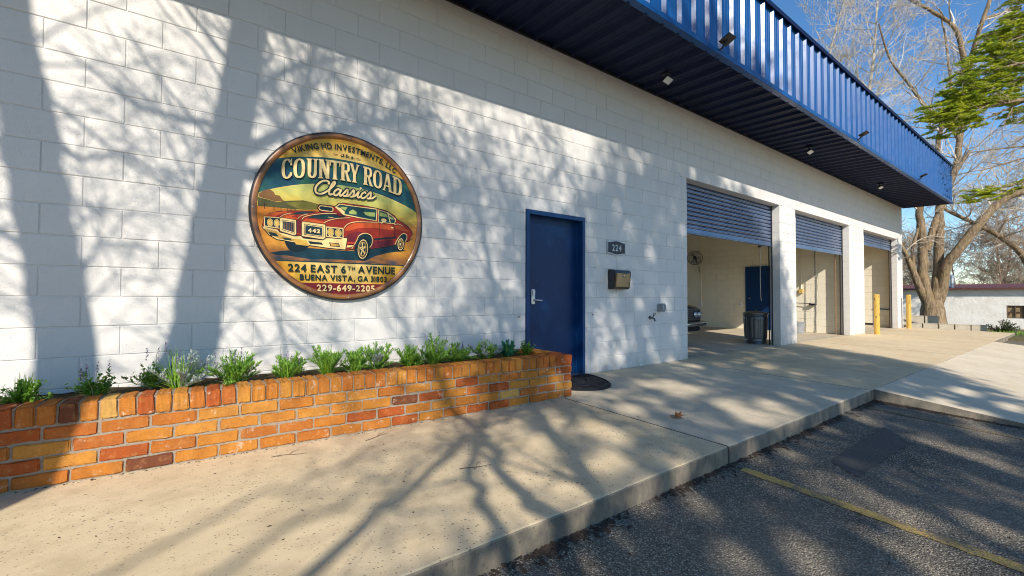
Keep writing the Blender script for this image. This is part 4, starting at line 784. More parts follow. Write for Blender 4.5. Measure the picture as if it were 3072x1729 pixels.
for r_ in range(4):
    z_ = zb0 + .008 + RH * r_ + .033; s_ = PLn - (.107 if r_ % 2 else .05)
    first = r_ % 2 == 0
    while s_ > -.1:
        if first: put(random.choice(hf), s_ - .004, -.05 + random.uniform(-.004, .004), z_); s_ -= .05 + .107 + .014; first = False
        else: put(random.choice(st), s_, -.05 + random.uniform(-.004, .004), z_); s_ -= .228
    # right end return
    o_ = -.05 - .165 if r_ % 2 == 0 else -.05 - .22
    while o_ > -.72: put(random.choice(st), PLn - .05, o_, z_, PI / 2); o_ -= .228
zc = zb0 + RH * 4 + .060
put(cw, PLn - .108, -.062, zc)
s_ = PLn - .262
while s_ > -.05: put(random.choice(cp), s_, -.104 + random.uniform(-.004, .004), zc); s_ -= .0835
o_ = -.18
while o_ > -.74: put(random.choice(cp), PLn - .108, o_, zc, PI / 2); o_ -= .0835
def pbox(mb, s0, s1, o0, o1, z0, z1): mb.add([ppt(s_, o_, z_) for s_ in (s0, s1) for o_ in (o0, o1) for z_ in (z0, z1)], [(0, 1, 3, 2), (4, 6, 7, 5), (0, 4, 5, 1), (2, 3, 7, 6), (0, 2, 6, 4), (1, 5, 7, 3)])
m = MB(); pbox(m, -.1, PLn - .0095, -.190, -.0085, -.10, zc - .060); pbox(m, -.1, PLn - .0105, -.200, -.0095, zc - .0605, zc + .047)
pbox(m, PLn - .188, PLn - .011, -.72, -.191, -.10, zc - .0601); pbox(m, PLn - .20, PLn - .012, -.74, -.201, zc - .0602, zc + .0435); m.build('mortar', 'mortar', plan)
m = MB(); n = 60
vs = []
for i in range(n + 1):
    for j in range(7):
        q = ppt(lerp(-.1, PLn - .19, i / n), lerp(-.195, -.80, j / 6), 0); q.y = min(q.y, -.003); vs.append((q.x, q.y, .385 + .018 * mnoise.noise((q.x * 5, q.y * 5, 0)) + (.012 if j == 0 else 0)))
m.add(vs, [(i * 7 + j, i * 7 + j + 1, (i + 1) * 7 + j + 1, (i + 1) * 7 + j) for i in range(n) for j in range(6)]); m.build('soil', 'soil', plan, smooth=True)

# ---------------------------------------------------------------- planter plants
def leafq(mb, p, d, l, w, up_=Vector((0, 0, 1)), fold=.15):
    d = d.normalized(); s_ = d.cross(up_); s_ = s_.normalized() if s_.length > 1e-4 else Vector((1, 0, 0)); nrm = s_.cross(d)
    a = p + d * l * .5; mb.add([p, a + s_ * w + nrm * w * fold, p + d * l, a - s_ * w + nrm * w * fold], [(0, 1, 2, 3)])
def rdir(rn, tilt): 
    w = rn.uniform(0, 2 * PI); return Vector((math.cos(w) * math.sin(tilt), math.sin(w) * math.sin(tilt), math.cos(tilt)))
def blade(mb, p, d, l, w, droop, n=5):
    d = d.normalized(); s_ = d.cross(Vector((0, 0, 1))); s_ = s_.normalized() if s_.length > 1e-4 else Vector((1, 0, 0)); q = Vector(p); vs = []; fs = []
    for i in range(n + 1):
        ww = w * (1 - (i / n) ** 1.6) * .5 + .0004; vs += [q - s_ * ww, q + s_ * ww]
        if i: fs.append((2 * i - 2, 2 * i - 1, 2 * i + 1, 2 * i))
        d = (d + Vector((0, 0, -droop / n))).normalized(); q = q + d * l / n
    mb.add(vs, fs); return q
def plant(x, y, kinds, sz, label, sd, mats=None):
    rn = random.Random(sd); z0 = .392; base = Vector((x, y, z0)); t_ = thing('planter_plant', label, 'plant', base, 'plants along the brick planter')
    for kd in kinds:
        mb = MB()
        if kd == 'grass':
            for _ in range(70): blade(mb, base + Vector((rn.uniform(-.03, .03), rn.uniform(-.03, .03), 0)), rdir(rn, abs(rn.gauss(.42, .3))), sz * rn.uniform(.6, 1.15), .009, rn.uniform(.2, .9))
            mb.build('grass_blades', 'grass_blade', t_)
        elif kd == 'spike':
            sp_ = MB()
            for _ in range(7):
                q = blade(mb, base, rdir(rn, abs(rn.gauss(.28, .18))), sz * rn.uniform(.75, 1.05), .004, .15)
                for k in range(16): leafq(sp_, q - Vector((0, 0, .005 * k)), rdir(rn, rn.uniform(.3, 1.4)), .014, .005)
            mb.build('stems', 'rosemary', t_); sp_.build('flower_spikes', 'lavender', t_, kind='stuff')
        elif kd in ('rosemary', 'silver', 'fern'):
            st_ = MB()
            for _ in range(20 if kd != 'silver' else 11):
                d = rdir(rn, abs(rn.gauss(.6, .33))); p = base + Vector((rn.uniform(-.03, .03), rn.uniform(-.03, .03), 0)); L_ = sz * rn.uniform(.6, 1.1); path = [p]
                for i in range(10):
                    d = (d + Vector((rn.uniform(-.1, .1), rn.uniform(-.1, .1), -.03))).normalized(); p = p + d * L_ / 10; path.append(p)
                    if i > 0:
                        for _k in range(6): leafq(mb, p, (d * 1.1 + rdir(rn, rn.uniform(.3, 1.6)) * .8), rn.uniform(.024, .046), .0038)
                    if i in (3, 5, 7):
                        for _s in (0, 1):
                            d2 = (d + rdir(rn, 1.2) * .8).normalized(); pp_ = p
                            for j in range(5):
                                pp_ = pp_ + d2 * L_ * .055
                                for _k in range(4): leafq(mb, pp_, d2 * .7 + rdir(rn, rn.uniform(.5, 1.8)), rn.uniform(.016, .028), .004)
                st_.tube(path, [.0022] * len(path), 3, False)
            st_.build('stems', 'rosemary', t_); mb.build('sprigs', {'rosemary': 'rosemary', 'silver': 'silverleaf', 'fern': 'tealfern'}[kd], t_)
        elif kd == 'box':
            st_ = MB()
            for _ in range(26):
                d = rdir(rn, abs(rn.gauss(.75, .4))); p = Vector(base); L_ = sz * rn.uniform(.45, .85); path = [p]
                for i in range(7):
                    d = (d + Vector((rn.uniform(-.15, .15), rn.uniform(-.15, .15), .03))).normalized(); p = p + d * L_ / 7; path.append(p)
                    if i > 1:
                        for _k in range(5): leafq(mb, p + rdir(rn, rn.uniform(0, 3)) * .01, rdir(rn, rn.uniform(.2, 1.9)), rn.uniform(.018, .026), .0085)
                st_.tube(path, [.0018] * len(path), 3, False)
            st_.build('stems', 'rosemary', t_); mb.build('round_leaves', 'boxleaf', t_)
    mb = MB()
    for _ in range(rn.randint(2, 5)): blade(mb, base + Vector((rn.uniform(-.04, .04), rn.uniform(-.04, .04), 0)), rdir(rn, rn.uniform(.3, 1.1)), sz * rn.uniform(.5, 1.), .005, rn.uniform(.3, 1.2))
    mb.build('dry_stems', 'rope_tan', t_, kind='stuff')
    return t_
PLANTS = [(-.17, -.45, ('box', 'grass'), .20, 'round leafed shrub with thin grass blades at the planter left end'),
          (.12, -.40, ('box', 'spike'), .20, 'dark leafy plant with lavender spikes, second from the planter left end'),
          (.40, -.25, ('box',), .22, 'dark round leafed sprig against the wall behind the silvery plant'),
          (.53, -.45, ('grass', 'silver', 'spike'), .23, 'silvery white leaf plant with bright grass blades in the planter'),
          (.85, -.42, ('rosemary', 'grass', 'spike'), .22, 'feathery green plant just right of the silvery plant'),
          (1.19, -.42, ('rosemary', 'grass', 'spike'), .20, 'feathery plant with dark spikes below the sign left edge'),
          (1.48, -.42, ('rosemary', 'grass'), .21, 'fuller dark feathery plant with blades below the sign centre'),
          (1.71, -.40, ('rosemary', 'grass'), .20, 'light feathery sprig plant below the sign right half'),
          (1.88, -.42, ('rosemary', 'silver'), .20, 'pale frosted feathery plant right of the sign centre'),
          (2.17, -.42, ('rosemary', 'box', 'grass'), .19, 'leafy yellow green plant below the sign right edge'),
          (2.42, -.42, ('rosemary', 'grass', 'spike'), .22, 'plant with one tall dark lavender spike right of the sign'),
          (2.65, -.42, ('rosemary', 'spike', 'grass'), .19, 'low feathery plant third from the door end of the planter'),
          (2.99, -.42, ('rosemary', 'silver', 'box'), .20, 'wide mixed grey green plant near the door end of planter'),
          (3.28, -.40, ('fern', 'grass'), .18, 'teal green fern plant next to the last planter shrub'),
          (3.50, -.44, ('box',), .20, 'bright yellow green shrub at the door end of planter')]
for i, (x, y, kd, sz, lab) in enumerate(PLANTS): plant(x, y, kd, sz * [.9, 1.0, 1.0, 1.2, 1.0, .88, 1.05, .85, 1.08, .9, 1.15, .85, .95, .85, 1.0][i], lab, 100 + i)

# ---------------------------------------------------------------- door mat
mat_ = thing('door_mat', 'black half round rubber mat before the entry door', 'mat', (4.34, -.35, -.01))
mcx, mrx, mry = 4.34, .50, .735
def mz(y): return slabz(y) + .004
m = MB(); n = 40; rim_ = [(mcx + mrx * math.cos(w), -.03 - mry * math.sin(w)) for w in [PI * i / n for i in range(n + 1)]]
m.add([(x, y, mz(y)) for x, y in rim_] + [(x, y, mz(y) + .010) for x, y in rim_], [tuple(range(n + 1, 2 * n + 2))[::-1], tuple(range(n + 1))] + [(i, i + n + 1, i + n + 2, i + 1) for i in range(n)] + [(n, 2 * n + 1, n + 1, 0)]); m.build('base', 'rubber_black', mat_)
m = MB(); m.tube([(mcx + (mrx - .02) * math.cos(w), -.045 - (mry - .03) * math.sin(w), mz(-.045 - (mry - .03) * math.sin(w)) + .012) for w in [PI * i / 40 for i in range(41)]], .008, 5); m.build('edge_bead', 'rubber_black', mat_)
m = MB(); m.tube([(mcx + .27 * math.cos(w), -.05 - .40 * math.sin(w), mz(-.05 - .40 * math.sin(w)) + .011) for w in [PI * i / 30 for i in range(31)]], .007, 5)
m.tube([(mcx + .22 * math.cos(w), -.05 - .33 * math.sin(w), mz(-.05 - .33 * math.sin(w)) + .011) for w in [PI * i / 30 for i in range(31)]], .006, 5); m.build('inner_bead', 'rubber_black', mat_)
def curl(cx_, cy_, r0, turns, ph, flip=1):
    mb = MB(); pts = []
    for i in range(26):
        f = i / 25; r_ = r0 * (1 - .85 * f); w = ph + flip * f * turns * 2 * PI; y = cy_ + r_ * math.sin(w); pts.append((cx_ + r_ * math.cos(w), y, mz(y) + .011))
    mb.tube(pts, [.008 - .003 * i / 25 for i in range(26)], 5); mb.build('scroll', 'rubber_black', mat_)
for i in range(8):
    w = PI * (i + .5) / 8; curl(mcx + .385 * math.cos(w), -.05 - .57 * math.sin(w), .075, 1.4, w * 2, 1 if i % 2 else -1)
for i in range(4):
    w = PI * (i + .5) / 4; curl(mcx + .12 * math.cos(w), -.05 - .19 * math.sin(w), .07, 1.5, w, 1 if i % 2 else -1)

# ---------------------------------------------------------------- canopy lights
for x, where in ((5.93, 'nearest the entry door'), (10.95, 'by the first bay pillar'), (15.83, 'by the second bay pillar')):
    t_ = thing('floodlight', 'small solar floodlight under the canopy ' + where, 'floodlight', (x, -.52, 4.16), 'solar floodlights under the canopy')
    m = MB(); m.bb(x - .05, x + .05, -.57, -.47, 4.135, 4.155); m.build('mount', 'frame_black', t_)
    m = MB(); m.tube([(x, -.52, 4.14), (x, -.53, 4.09)], .014, 8); m.build('bracket', 'frame_black', t_)
    rot = Matrix.Rotation(R(-28), 3, 'X') @ Matrix.Rotation(R(12), 3, 'Y')
    m = MB(); m.box((x, -.545, 4.06), (.135, .10, .03), rot); m.build('housing', 'frame_black', t_, bevel=.006)
    m = MB(); m.box(Vector((x, -.545, 4.06)) + rot @ Vector((0, 0, -.020)), (.12, .09, .012), rot); m.build('lens', 'white_plastic', t_, bevel=.004)
for x, where in ((5.99, 'above the entry door end'), (11.3, 'at the first bay pillar'), (16.2, 'at the second bay pillar')):
    t_ = thing('solar_panel', 'small black solar panel clamped to the canopy edge ' + where, 'solar panel', (x, -1.27, 4.2), 'solar panels along the canopy edge')
    rot = Matrix.Rotation(R(-22), 3, 'X')
    m = MB(); m.box((x, -1.36, 4.265), (.18, .15, .012), rot); m.build('panel', 'frame_black', t_, bevel=.002, seg=1)
    m = MB(); m.tube([(x, -1.255, 4.17), (x, -1.30, 4.20), (x, -1.36, 4.262)], .011, 6); m.build('bracket', 'frame_black', t_)
    m = MB(); m.tube([(x - .02, -1.34, 4.25), (x - .03, -1.30, 4.12), (x - .06, -1.24, 4.08), (x - .08, -1.1, 4.115), (x - .1, -.8, 4.125), (x - .05, -.58, 4.14)], .004, 5); m.build('cable', 'frame_black', t_)

# ---------------------------------------------------------------- dustbin
def dustbin(cx, cy, r_, h, label, mat, name='dustbin', ribs=True):
    t_ = thing(name, label, 'bin', (cx, cy, 0)); Mt = Matrix.Translation((cx, cy, 0))
    k = r_ / .25; m = MB(); n = 72; prof = [(.212, .0), (.222, .008), (.214, .022), (.222, .036), (.215, .05), (.222, .065), (.217, .085)]; body = [(.217, .10), (.220, .14), (.239, .52), (.240, .55)]
    top_ = [(.242, .565), (.250, .58), (.242, .597), (.250, .612), (.246, .63)]
    rings = prof + body + top_; hs = h / .66; o = 0
    vs = []; fs = []
    for j, (rr_, zz) in enumerate(rings):
        for i in range(n):
            w = 2 * PI * i / n; q = rr_ * k
            if ribs and .13 < zz < .53 and (i // 2) % 2 == 0: q += .007
            vs.append((cx + q * math.cos(w), cy + q * math.sin(w), zz * hs))
        if j: fs += [((j - 1) * n + i, (j - 1) * n + (i + 1) % n, j * n + (i + 1) % n, j * n + i) for i in range(n)]
    m.add(vs, fs); m.build('body', mat, t_)
    m = MB(); m.lathe([(.252 * k, .612 * hs), (.258 * k, .618 * hs), (.258 * k, .64 * hs), (.24 * k, .65 * hs), (.15 * k, .672 * hs), (.0001, .682 * hs)], 48, Mt); lid = m.build('lid', mat, t_, smooth=True)
    m = MB(); m.tube([(cx - .06, cy, .675 * hs), (cx - .05, cy, .70 * hs), (cx + .05, cy, .70 * hs), (cx + .06, cy, .675 * hs)], .007, 6); m.build('lid_handle', mat, lid)
    for a in (-2.5, .64):
        m = MB(); c_, s_ = math.cos(a), math.sin(a); q = .245 * k
        m.tube([(cx + q * c_ - .05 * s_, cy + q * s_ + .05 * c_, .53 * hs), (cx + (q + .03) * c_ - .045 * s_, cy + (q + .03) * s_ + .045 * c_, .50 * hs), (cx + (q + .03) * c_ + .045 * s_, cy + (q + .03) * s_ - .045 * c_, .50 * hs), (cx + q * c_ + .05 * s_, cy + q * s_ - .05 * c_, .53 * hs)], .006, 6); m.build('side_handle', mat, t_)
    return t_
dustbin(10.90, .55, .25, .70, 'dark ribbed metal dustbin inside the nearest bay', 'zinc_dark')
dustbin(14.98, 1.23, .20, .32, 'small grey bin at the side wall of the middle bay', 'grey_plastic', 'waste_bin', False)

# ---------------------------------------------------------------- bollards
for x, y, lab in ((16.35, -.30, 'chipped yellow steel bollard before the pillar of the far bay'), (20.31, -.20, 'chipped yellow steel bollard at the far building corner')):
    t_ = thing('bollard', lab, 'bollard', (x, y, slabz(y)), 'yellow bollards by the far bay'); z0 = slabz(y)
    m = MB(); m.lathe([(.066, z0 - .1), (.066, z0 + 1.12)], 24, Matrix.Translation((x, y, 0))); m.build('post', 'bollard_yellow', t_, smooth=True)
    m = MB(); m.lathe([(.0665, z0 + 1.118), (.0665, z0 + 1.13), (.06, z0 + 1.142), (.0001, z0 + 1.146)], 24, Matrix.Translation((x, y, 0))); m.build('cap', 'bollard_yellow', t_, smooth=True)

# ---------------------------------------------------------------- bay interior fittings
dd = thing('interior_door', 'dark blue door in the cream side wall behind the dustbin', 'door', (15.36, 2.35, 0))
m = MB(); m.bb(15.352, 15.391, 1.90, 2.82, .01, 1.98); m.build('leaf', 'leaf_blue', dd)
m = MB(); m.bb(15.345, 15.39, 2.821, 2.87, .0, 2.03); m.bb(15.345, 15.39, 1.85, 1.899, .0, 2.03); m.bb(15.345, 15.39, 1.9, 2.82, 1.981, 2.03); m.build('frame', 'door_blue', dd)
m = MB(); m.tube([(15.35, 2.72, 1.0), (15.29, 2.72, 1.0)], [.03, .026], 10); m.build('knob', 'steel', dd)
fn_ = thing('wall_fan', 'black caged wall fan high on the cream side wall', 'fan', (15.35, 4.55, 2.43))
Mfan = Matrix.Translation((15.12, 4.50, 2.43)) @ Matrix.Rotation(R(-60), 4, 'Z') @ Matrix.Rotation(R(82), 4, 'X')
m = MB()
for rr_, zz in ((.25, 0), (.245, .05), (.20, .085), (.12, .10), (.20, -.06)): m.tube([Mfan @ Vector((rr_ * math.cos(w), rr_ * math.sin(w), zz)) for w in [2 * PI * i / 28 for i in range(29)]], .006 if rr_ > .24 else .003, 5, False)
for i in range(24):
    w = 2 * PI * i / 24; c_, s_ = math.cos(w), math.sin(w); m.tube([Mfan @ Vector((.06 * c_, .06 * s_, .105)), Mfan @ Vector((.18 * c_, .18 * s_, .09)), Mfan @ Vector((.25 * c_, .25 * s_, .0)), Mfan @ Vector((.18 * c_, .18 * s_, -.065))], .0025, 4, False)
m.build('cage', 'frame_black', fn_)
for k in range(3):
    m = MB(); vs = []; fs = []
    for i in range(6):
        f = i / 5; r_ = .05 + .17 * f
        for j in (0, 1):
            w = 2 * PI * k / 3 + (-.2 - .25 * f if j == 0 else .35 + .35 * f); vs.append(Mfan @ Vector((r_ * math.cos(w), r_ * math.sin(w), (-.02 if j == 0 else .035))))
        if i: fs.append((2 * i - 2, 2 * i - 1, 2 * i + 1, 2 * i))
    m.add(vs, fs); m.build('blade', 'silver_paint', fn_)
m = MB(); m.tube([Mfan @ Vector((0, 0, .11)), Mfan @ Vector((0, 0, -.16))], [.05, .075], 14); m.tube([Mfan @ Vector((0, 0, -.14)), (15.33, 4.56, 2.30), (15.39, 4.56, 2.30)], .022, 8); m.build('motor', 'frame_black', fn_)
m = MB(); m.tube([Mfan @ Vector((0, 0, -.12)), (15.30, 4.45, 2.05), (15.31, 4.44, 1.92), (15.32, 4.47, 2.0), (15.36, 4.44, 2.1)], .006, 5); m.build('cord', 'rubber_black', fn_)
cd = thing('conduit', 'cream painted conduit with outlet box beside the wall fan', 'conduit', (15.37, 4.44, .8))
m = MB(); m.tube([(15.375, 4.42, ZC - .03), (15.375, 4.42, .84)], .014, 6); m.build('riser', 'interior_paint', cd)
m = MB(); m.tube([(15.375, 4.46, .80), (15.375, 7.5, .80)], .012, 6); m.build('run', 'interior_paint', cd)
m = MB(); m.bb(15.33, 15.391, 4.37, 4.46, .74, .86); m.build('outlet', 'white_plastic', cd, bevel=.004)
t_ = thing('switch_box', 'small white box on the cream wall left of the blue interior door', 'switch box', (15.36, 3.03, .8)); m = MB(); m.bb(15.335, 15.391, 2.99, 3.06, .74, .88); m.build('box', 'white_plastic', t_, bevel=.005); m = MB(); m.bb(15.325, 15.336, 3.015, 3.035, .78, .83); m.build('toggle', 'grey_plastic', t_)
cd = thing('power_conduit', 'conduit running down to a yellowish outlet in the middle bay', 'conduit', (15.37, 1.25, 1.2))
m = MB(); m.tube([(15.375, 1.25, ZC - .03), (15.375, 1.25, 1.29)], .016, 6); m.build('riser', 'interior_paint', cd)
m = MB(); m.bb(15.31, 15.391, 1.20, 1.30, 1.16, 1.29); m.build('outlet', 'yellow_plastic', cd, bevel=.005)
am = thing('latch_arm', 'dark metal latch arm on the side wall of the middle bay', 'latch', (15.3, 1.1, .86))
m = MB(); m.tube([(15.33, 1.6, .875), (15.30, .98, .86)], .011, 6); m.build('rod', 'frame_black', am); m = MB(); m.bb(15.27, 15.388, .86, 1.02, .805, .86); m.build('bracket', 'frame_black', am, bevel=.008)
def chain(name, label, a, b, mat, sag=.0, r_=.0085):
    a, b = Vector(a), Vector(b); t_ = thing(name, label, 'chain', b); m = MB(); L_ = (a - b).length; n = int(L_ / .040); d = (b - a).normalized()
    s1 = Vector((1, 0, 0)); s2 = Vector((0, 1, 0))
    for i in range(n):
        c_ = a + d * (i + .5) * L_ / n + s1 * sag * math.sin(i * .7); s_ = s1 if i % 2 else s2; pts = [c_ + d * .028 * math.cos(w) + s_ * .013 * math.sin(w) for w in [2 * PI * k / 8 for k in range(9)]]
        m.tube(pts, r_ * .55, 4, False)
    m.build('links', mat, t_, kind='stuff'); return t_
chain('hand_chain', 'dark hoist chain hanging before the sunlit wall of the middle bay', (15.22, .84, 2.9), (15.2, .82, .02), 'zinc_dark')
chain('rusty_chain', 'rusty chain hanging from the middle roller door to the floor', (15.09, .30, 2.2), (15.03, .28, .012), 'rust_chain', .004, .011)
t_ = thing('pull_rope', 'thin pale pull rope hanging from the nearest roller door', 'rope', (10.5, .24, 1.0))
m = MB(); m.tube([(10.44, .24, 2.13), (10.45, .24, 1.8), (10.445, .24, 1.4), (10.46, .24, 1.05), (10.49, .24, .96)], .0075, 6); m.build('cord', 'rope_tan', t_); m = MB(); m.bb(10.40, 10.47, .222, .26, 2.10, 2.133); m.build('hook', 'frame_black', t_)
t_ = thing('wall_pipe', 'blue pipe along the end wall in the far bay', 'pipe', (20.17, .4, .62)); m = MB(); m.tube([(20.165, .23, .63), (20.165, .72, .645)], .018, 8); m.build('pipe', 'door_blue', t_)
for y_ in (.3, .6):
    m = MB(); m.bb(20.15, 20.191, y_ - .015, y_ + .015, .60, .67); m.build('clip', 'steel', t_)
t_ = thing('wall_vent', 'small dark vent slot low on the end wall of the far bay', 'vent', (20.19, .87, .1)); m = MB(); m.bb(20.17, 20.1905, .74, 1.0, .075, .135); m.build('frame', 'frame_black', t_)
for k in range(3):
    m = MB(); m.bb(20.162, 20.171, .75, .99, .083 + k * .016, .090 + k * .016); m.build('louvre', 'charcoal', t_)

# ---------------------------------------------------------------- classic car in the nearest bay, its nose towards the door
car = thing('classic_car', 'black classic car with chrome bumper parked in the nearest bay', 'car', (8.86, 3.4, 0))
CX, CW, CY = 8.86, .90, 1.16
def cpt(u, v, d): return (CX + d, CY + u, v)
def loft(secs, mb):
    """secs: list of (y, [(half width, z)...])"""
    k = len(secs[0][1]); vs = []; fs = []
    for y, pr in secs:
        for hw, z_ in pr: vs.append((CX + hw, CY + y, z_))
        for hw, z_ in pr[::-1]: vs.append((CX - hw, CY + y, z_))
    w = 2 * k
    for i in range(len(secs) - 1):
        for j in range(w): fs.append((i * w + j, i * w + (j + 1) % w, (i + 1) * w + (j + 1) % w, (i + 1) * w + j))
    fs += [tuple(range(w))[::-1], tuple((len(secs) - 1) * w + j for j in range(w))]
    mb.add(vs, fs); return mb
def sec(hw, zb, zt, crown=.03): return [(hw - .06, zb), (hw, zb + .10), (hw + .015, (zb + zt) / 2), (hw - .01, zt - .07), (hw - .06, zt - .012), (hw * .5, zt + crown)]
m = MB(); loft([(.02, sec(.84, .42, .80)), (.10, sec(.875, .36, .84)), (.5, sec(.90, .28, .88)), (1.5, sec(.90, .26, .93)), (3.6, sec(.91, .26, .95)), (4.5, sec(.87, .30, .90)), (4.85, sec(.80, .42, .84))], m); m.build('body', 'car_black', car, smooth=True)
m = MB(); loft([(1.55, [(.70, .93), (.70, .94), (.69, .95), (.68, .96), (.66, .97), (.3, .975)]), (2.15, [(.72, .93), (.69, 1.05), (.66, 1.18), (.63, 1.28), (.58, 1.32), (.3, 1.345)]), (3.1, [(.72, .94), (.69, 1.06), (.66, 1.18), (.63, 1.29), (.58, 1.335), (.3, 1.36)]), (4.1, [(.70, .94), (.70, .95), (.68, .97), (.66, .98), (.6, .985), (.3, .99)])], m); m.build('cabin', 'glass_dark', car, smooth=True)
m = MB(); loft([(2.15, [(.60, 1.285), (.60, 1.29), (.60, 1.30), (.59, 1.32), (.55, 1.335), (.3, 1.362)]), (3.1, [(.60, 1.30), (.60, 1.31), (.60, 1.315), (.59, 1.335), (.55, 1.35), (.3, 1.377)])], m); m.build('roof', 'car_black', car, smooth=True)
m = MB(); m.bb(CX - .80, CX + .80, CY - .012, CY + .03, .53, .76); m.build('grille', 'frame_black', car)
for k in range(5):
    m = MB(); m.bb(CX - .50, CX + .50, CY - .022, CY - .012, .555 + k * .042, .563 + k * .042); m.build('grille_bar', 'chrome', car)
for s_ in (-1, 1):
    for q in (.60, .75):
        Ml = Matrix.Translation((CX + s_ * q, CY - .01, .655)) @ Matrix.Rotation(PI / 2, 4, 'X')
        m = MB(); m.lathe([(.072, .0), (.074, .02), (.066, .03), (.062, .018)], 22, Ml); hl = m.build('headlight', 'chrome', car, smooth=True)
        m = MB(); m.lathe([(.062, .016), (.045, .028), (.0001, .034)], 22, Ml); m.build('lamp_lens', 'steel', hl, smooth=True)
m = MB(); m.tube([(CX - .93, CY + .32, .47), (CX - .93, CY + .06, .465), (CX - .86, CY - .06, .46), (CX - .3, CY - .10, .455), (CX + .3, CY - .10, .455), (CX + .86, CY - .06, .46), (CX + .93, CY + .06, .465), (CX + .93, CY + .32, .47)], .052, 12); m.build('front_bumper', 'chrome', car, smooth=True)
m = MB(); m.bb(CX - .78, CX + .78, CY - .02, CY + .10, .30, .40); m.build('lower_valance', 'car_black', car, bevel=.02)
m = MB(); m.bb(CX - .78, CX + .78, CY - .035, CY - .005, .765, .785); m.build('hood_trim', 'chrome', car)
for sx_ in (-1, 1):
    for yy in (.85, 3.75):
        Mw = Matrix.Translation((CX + sx_ * .80, CY + yy, .325)) @ Matrix.Rotation(sx_ * PI / 2, 4, 'Y')
        m = MB(); m.lathe([(.19, -.11), (.30, -.11), (.325, -.08), (.325, .08), (.30, .115), (.20, .115)], 28, Mw); wh = m.build('wheel', 'rubber_black', car, smooth=True)
        m = MB(); m.lathe([(.20, .112), (.19, .07), (.08, .06), (.06, .10), (.0001, .105)], 20, Mw); m.build('rim', 'chrome', wh, smooth=True)

# ---------------------------------------------------------------- leaf, litter, twigs
lf = MB(); rn = random.Random(5); cx_, cy_ = 4.06, -1.86
star = []
for i in range(16):
    w = 2 * PI * i / 16; r_ = (.085 if i % 2 == 0 else .042) * rn.uniform(.8, 1.15); star.append((cx_ + r_ * math.cos(w), cy_ + r_ * math.sin(w) * .8, slabz(cy_) + .006 + .045 * abs(math.cos(w)) * rn.uniform(.5, 1.) * (r_ / .085)))
lf.add(star + [(cx_, cy_, slabz(cy_) + .012)], [(i, (i + 1) % 16, 16) for i in range(16)]); t_ = thing('fallen_leaf', 'single curled brown leaf lying on the sidewalk', 'leaf', (cx_, cy_, slabz(cy_)))
lf.build('leaf_blade', 'dry_leaf', t_); m = MB(); m.tube([(cx_, cy_, slabz(cy_) + .012), (cx_ + .07, cy_ - .02, slabz(cy_) + .02), (cx_ + .14, cy_ - .01, slabz(cy_) + .004)], .0022, 4); m.build('leaf_stalk', 'twig_dark', t_)
rn = random.Random(11); m = MB()
def flake(x, y, z_, s_): 
    a = rn.uniform(0, PI); c_, q = math.cos(a) * s_, math.sin(a) * s_; h = s_ * rn.uniform(.1, .6)
    m.add([(x - c_, y - q, z_ + .002), (x + q * .45, y - c_ * .45, z_ + h * .5), (x + c_, y + q, z_ + h), (x - q * .45, y + c_ * .45, z_ + .003)], [(0, 1, 2, 3)])
for _ in range(3200):
    x = rn.uniform(-1, 7.08); 
    if mnoise.noise((x * 1.7, 0, 0)) + .35 < rn.uniform(0, .7): continue
    y = -2.505 - abs(rn.gauss(0, .04)); flake(x, y, az(y), rn.uniform(.006, .028))
for _ in range(1300):
    y = -2.5 - abs(rn.gauss(0, .6)); x = 7.09 - abs(rn.gauss(0, .035 + .05 * max(0, 1 + y + 2.2))); flake(x, min(y, -2.51), az(y), rn.uniform(.006, .026))
tag(m.build('leaf_litter', 'litter'), 'dark leaf litter along the foot of the kerb', 'leaf litter', kind='stuff')
m = MB()
for _ in range(170):
    x, y = rn.uniform(-.5, 9), rn.uniform(-2.4, -.05)
    if x < 3.9 and y > -.9: continue
    flake(x, y, slabz(y), rn.uniform(.004, .012))
for _ in range(160):
    x, y = rn.uniform(1, 7), -2.5 - rn.random() * 2; flake(x, y, az(y), rn.uniform(.004, .014))
for _ in range(260):
    s_ = rn.uniform(0, PLn); q = ppt(s_, abs(rn.gauss(.005, .012)), 0); flake(q.x, q.y, slabz(q.y), rn.uniform(.004, .011))
tag(m.build('scattered_debris', 'litter'), 'tiny dark leaf bits scattered over sidewalk and asphalt', 'debris', kind='stuff')
for i, (x, y, lab) in enumerate(((1.02, -.90, 'thin dry twig at the foot of the planter near its left end'), (1.62, -.93, 'curved dry twig at the planter foot below the sign'), (1.92, -1.75, 'short dry twig on the sidewalk near the kerb'))):
    t_ = thing('dry_twig', lab, 'twig', (x, y, slabz(y)), 'dry twigs on the sidewalk'); m = MB(); pts = []; q = Vector((x, y, slabz(y) + .004)); d = Vector((1, rn.uniform(-.2, .2), 0)).normalized()
    for k in range(7): pts.append(q.copy()); d = (d + Vector((rn.uniform(-.3, .3), rn.uniform(-.3, .3), 0))).normalized(); q = q + d * .035; q.z = slabz(q.y) + .004
    m.tube(pts, [.0028 - .0003 * k for k in range(7)], 5); m.build('stem', 'twig_dark', t_)
    m = MB(); m.tube([pts[3], pts[3] + Vector((.03, .04, .004)), pts[3] + Vector((.07, .05, .006))], [.0016, .0013, .0008], 4); m.build('side_shoot', 'twig_dark', t_)

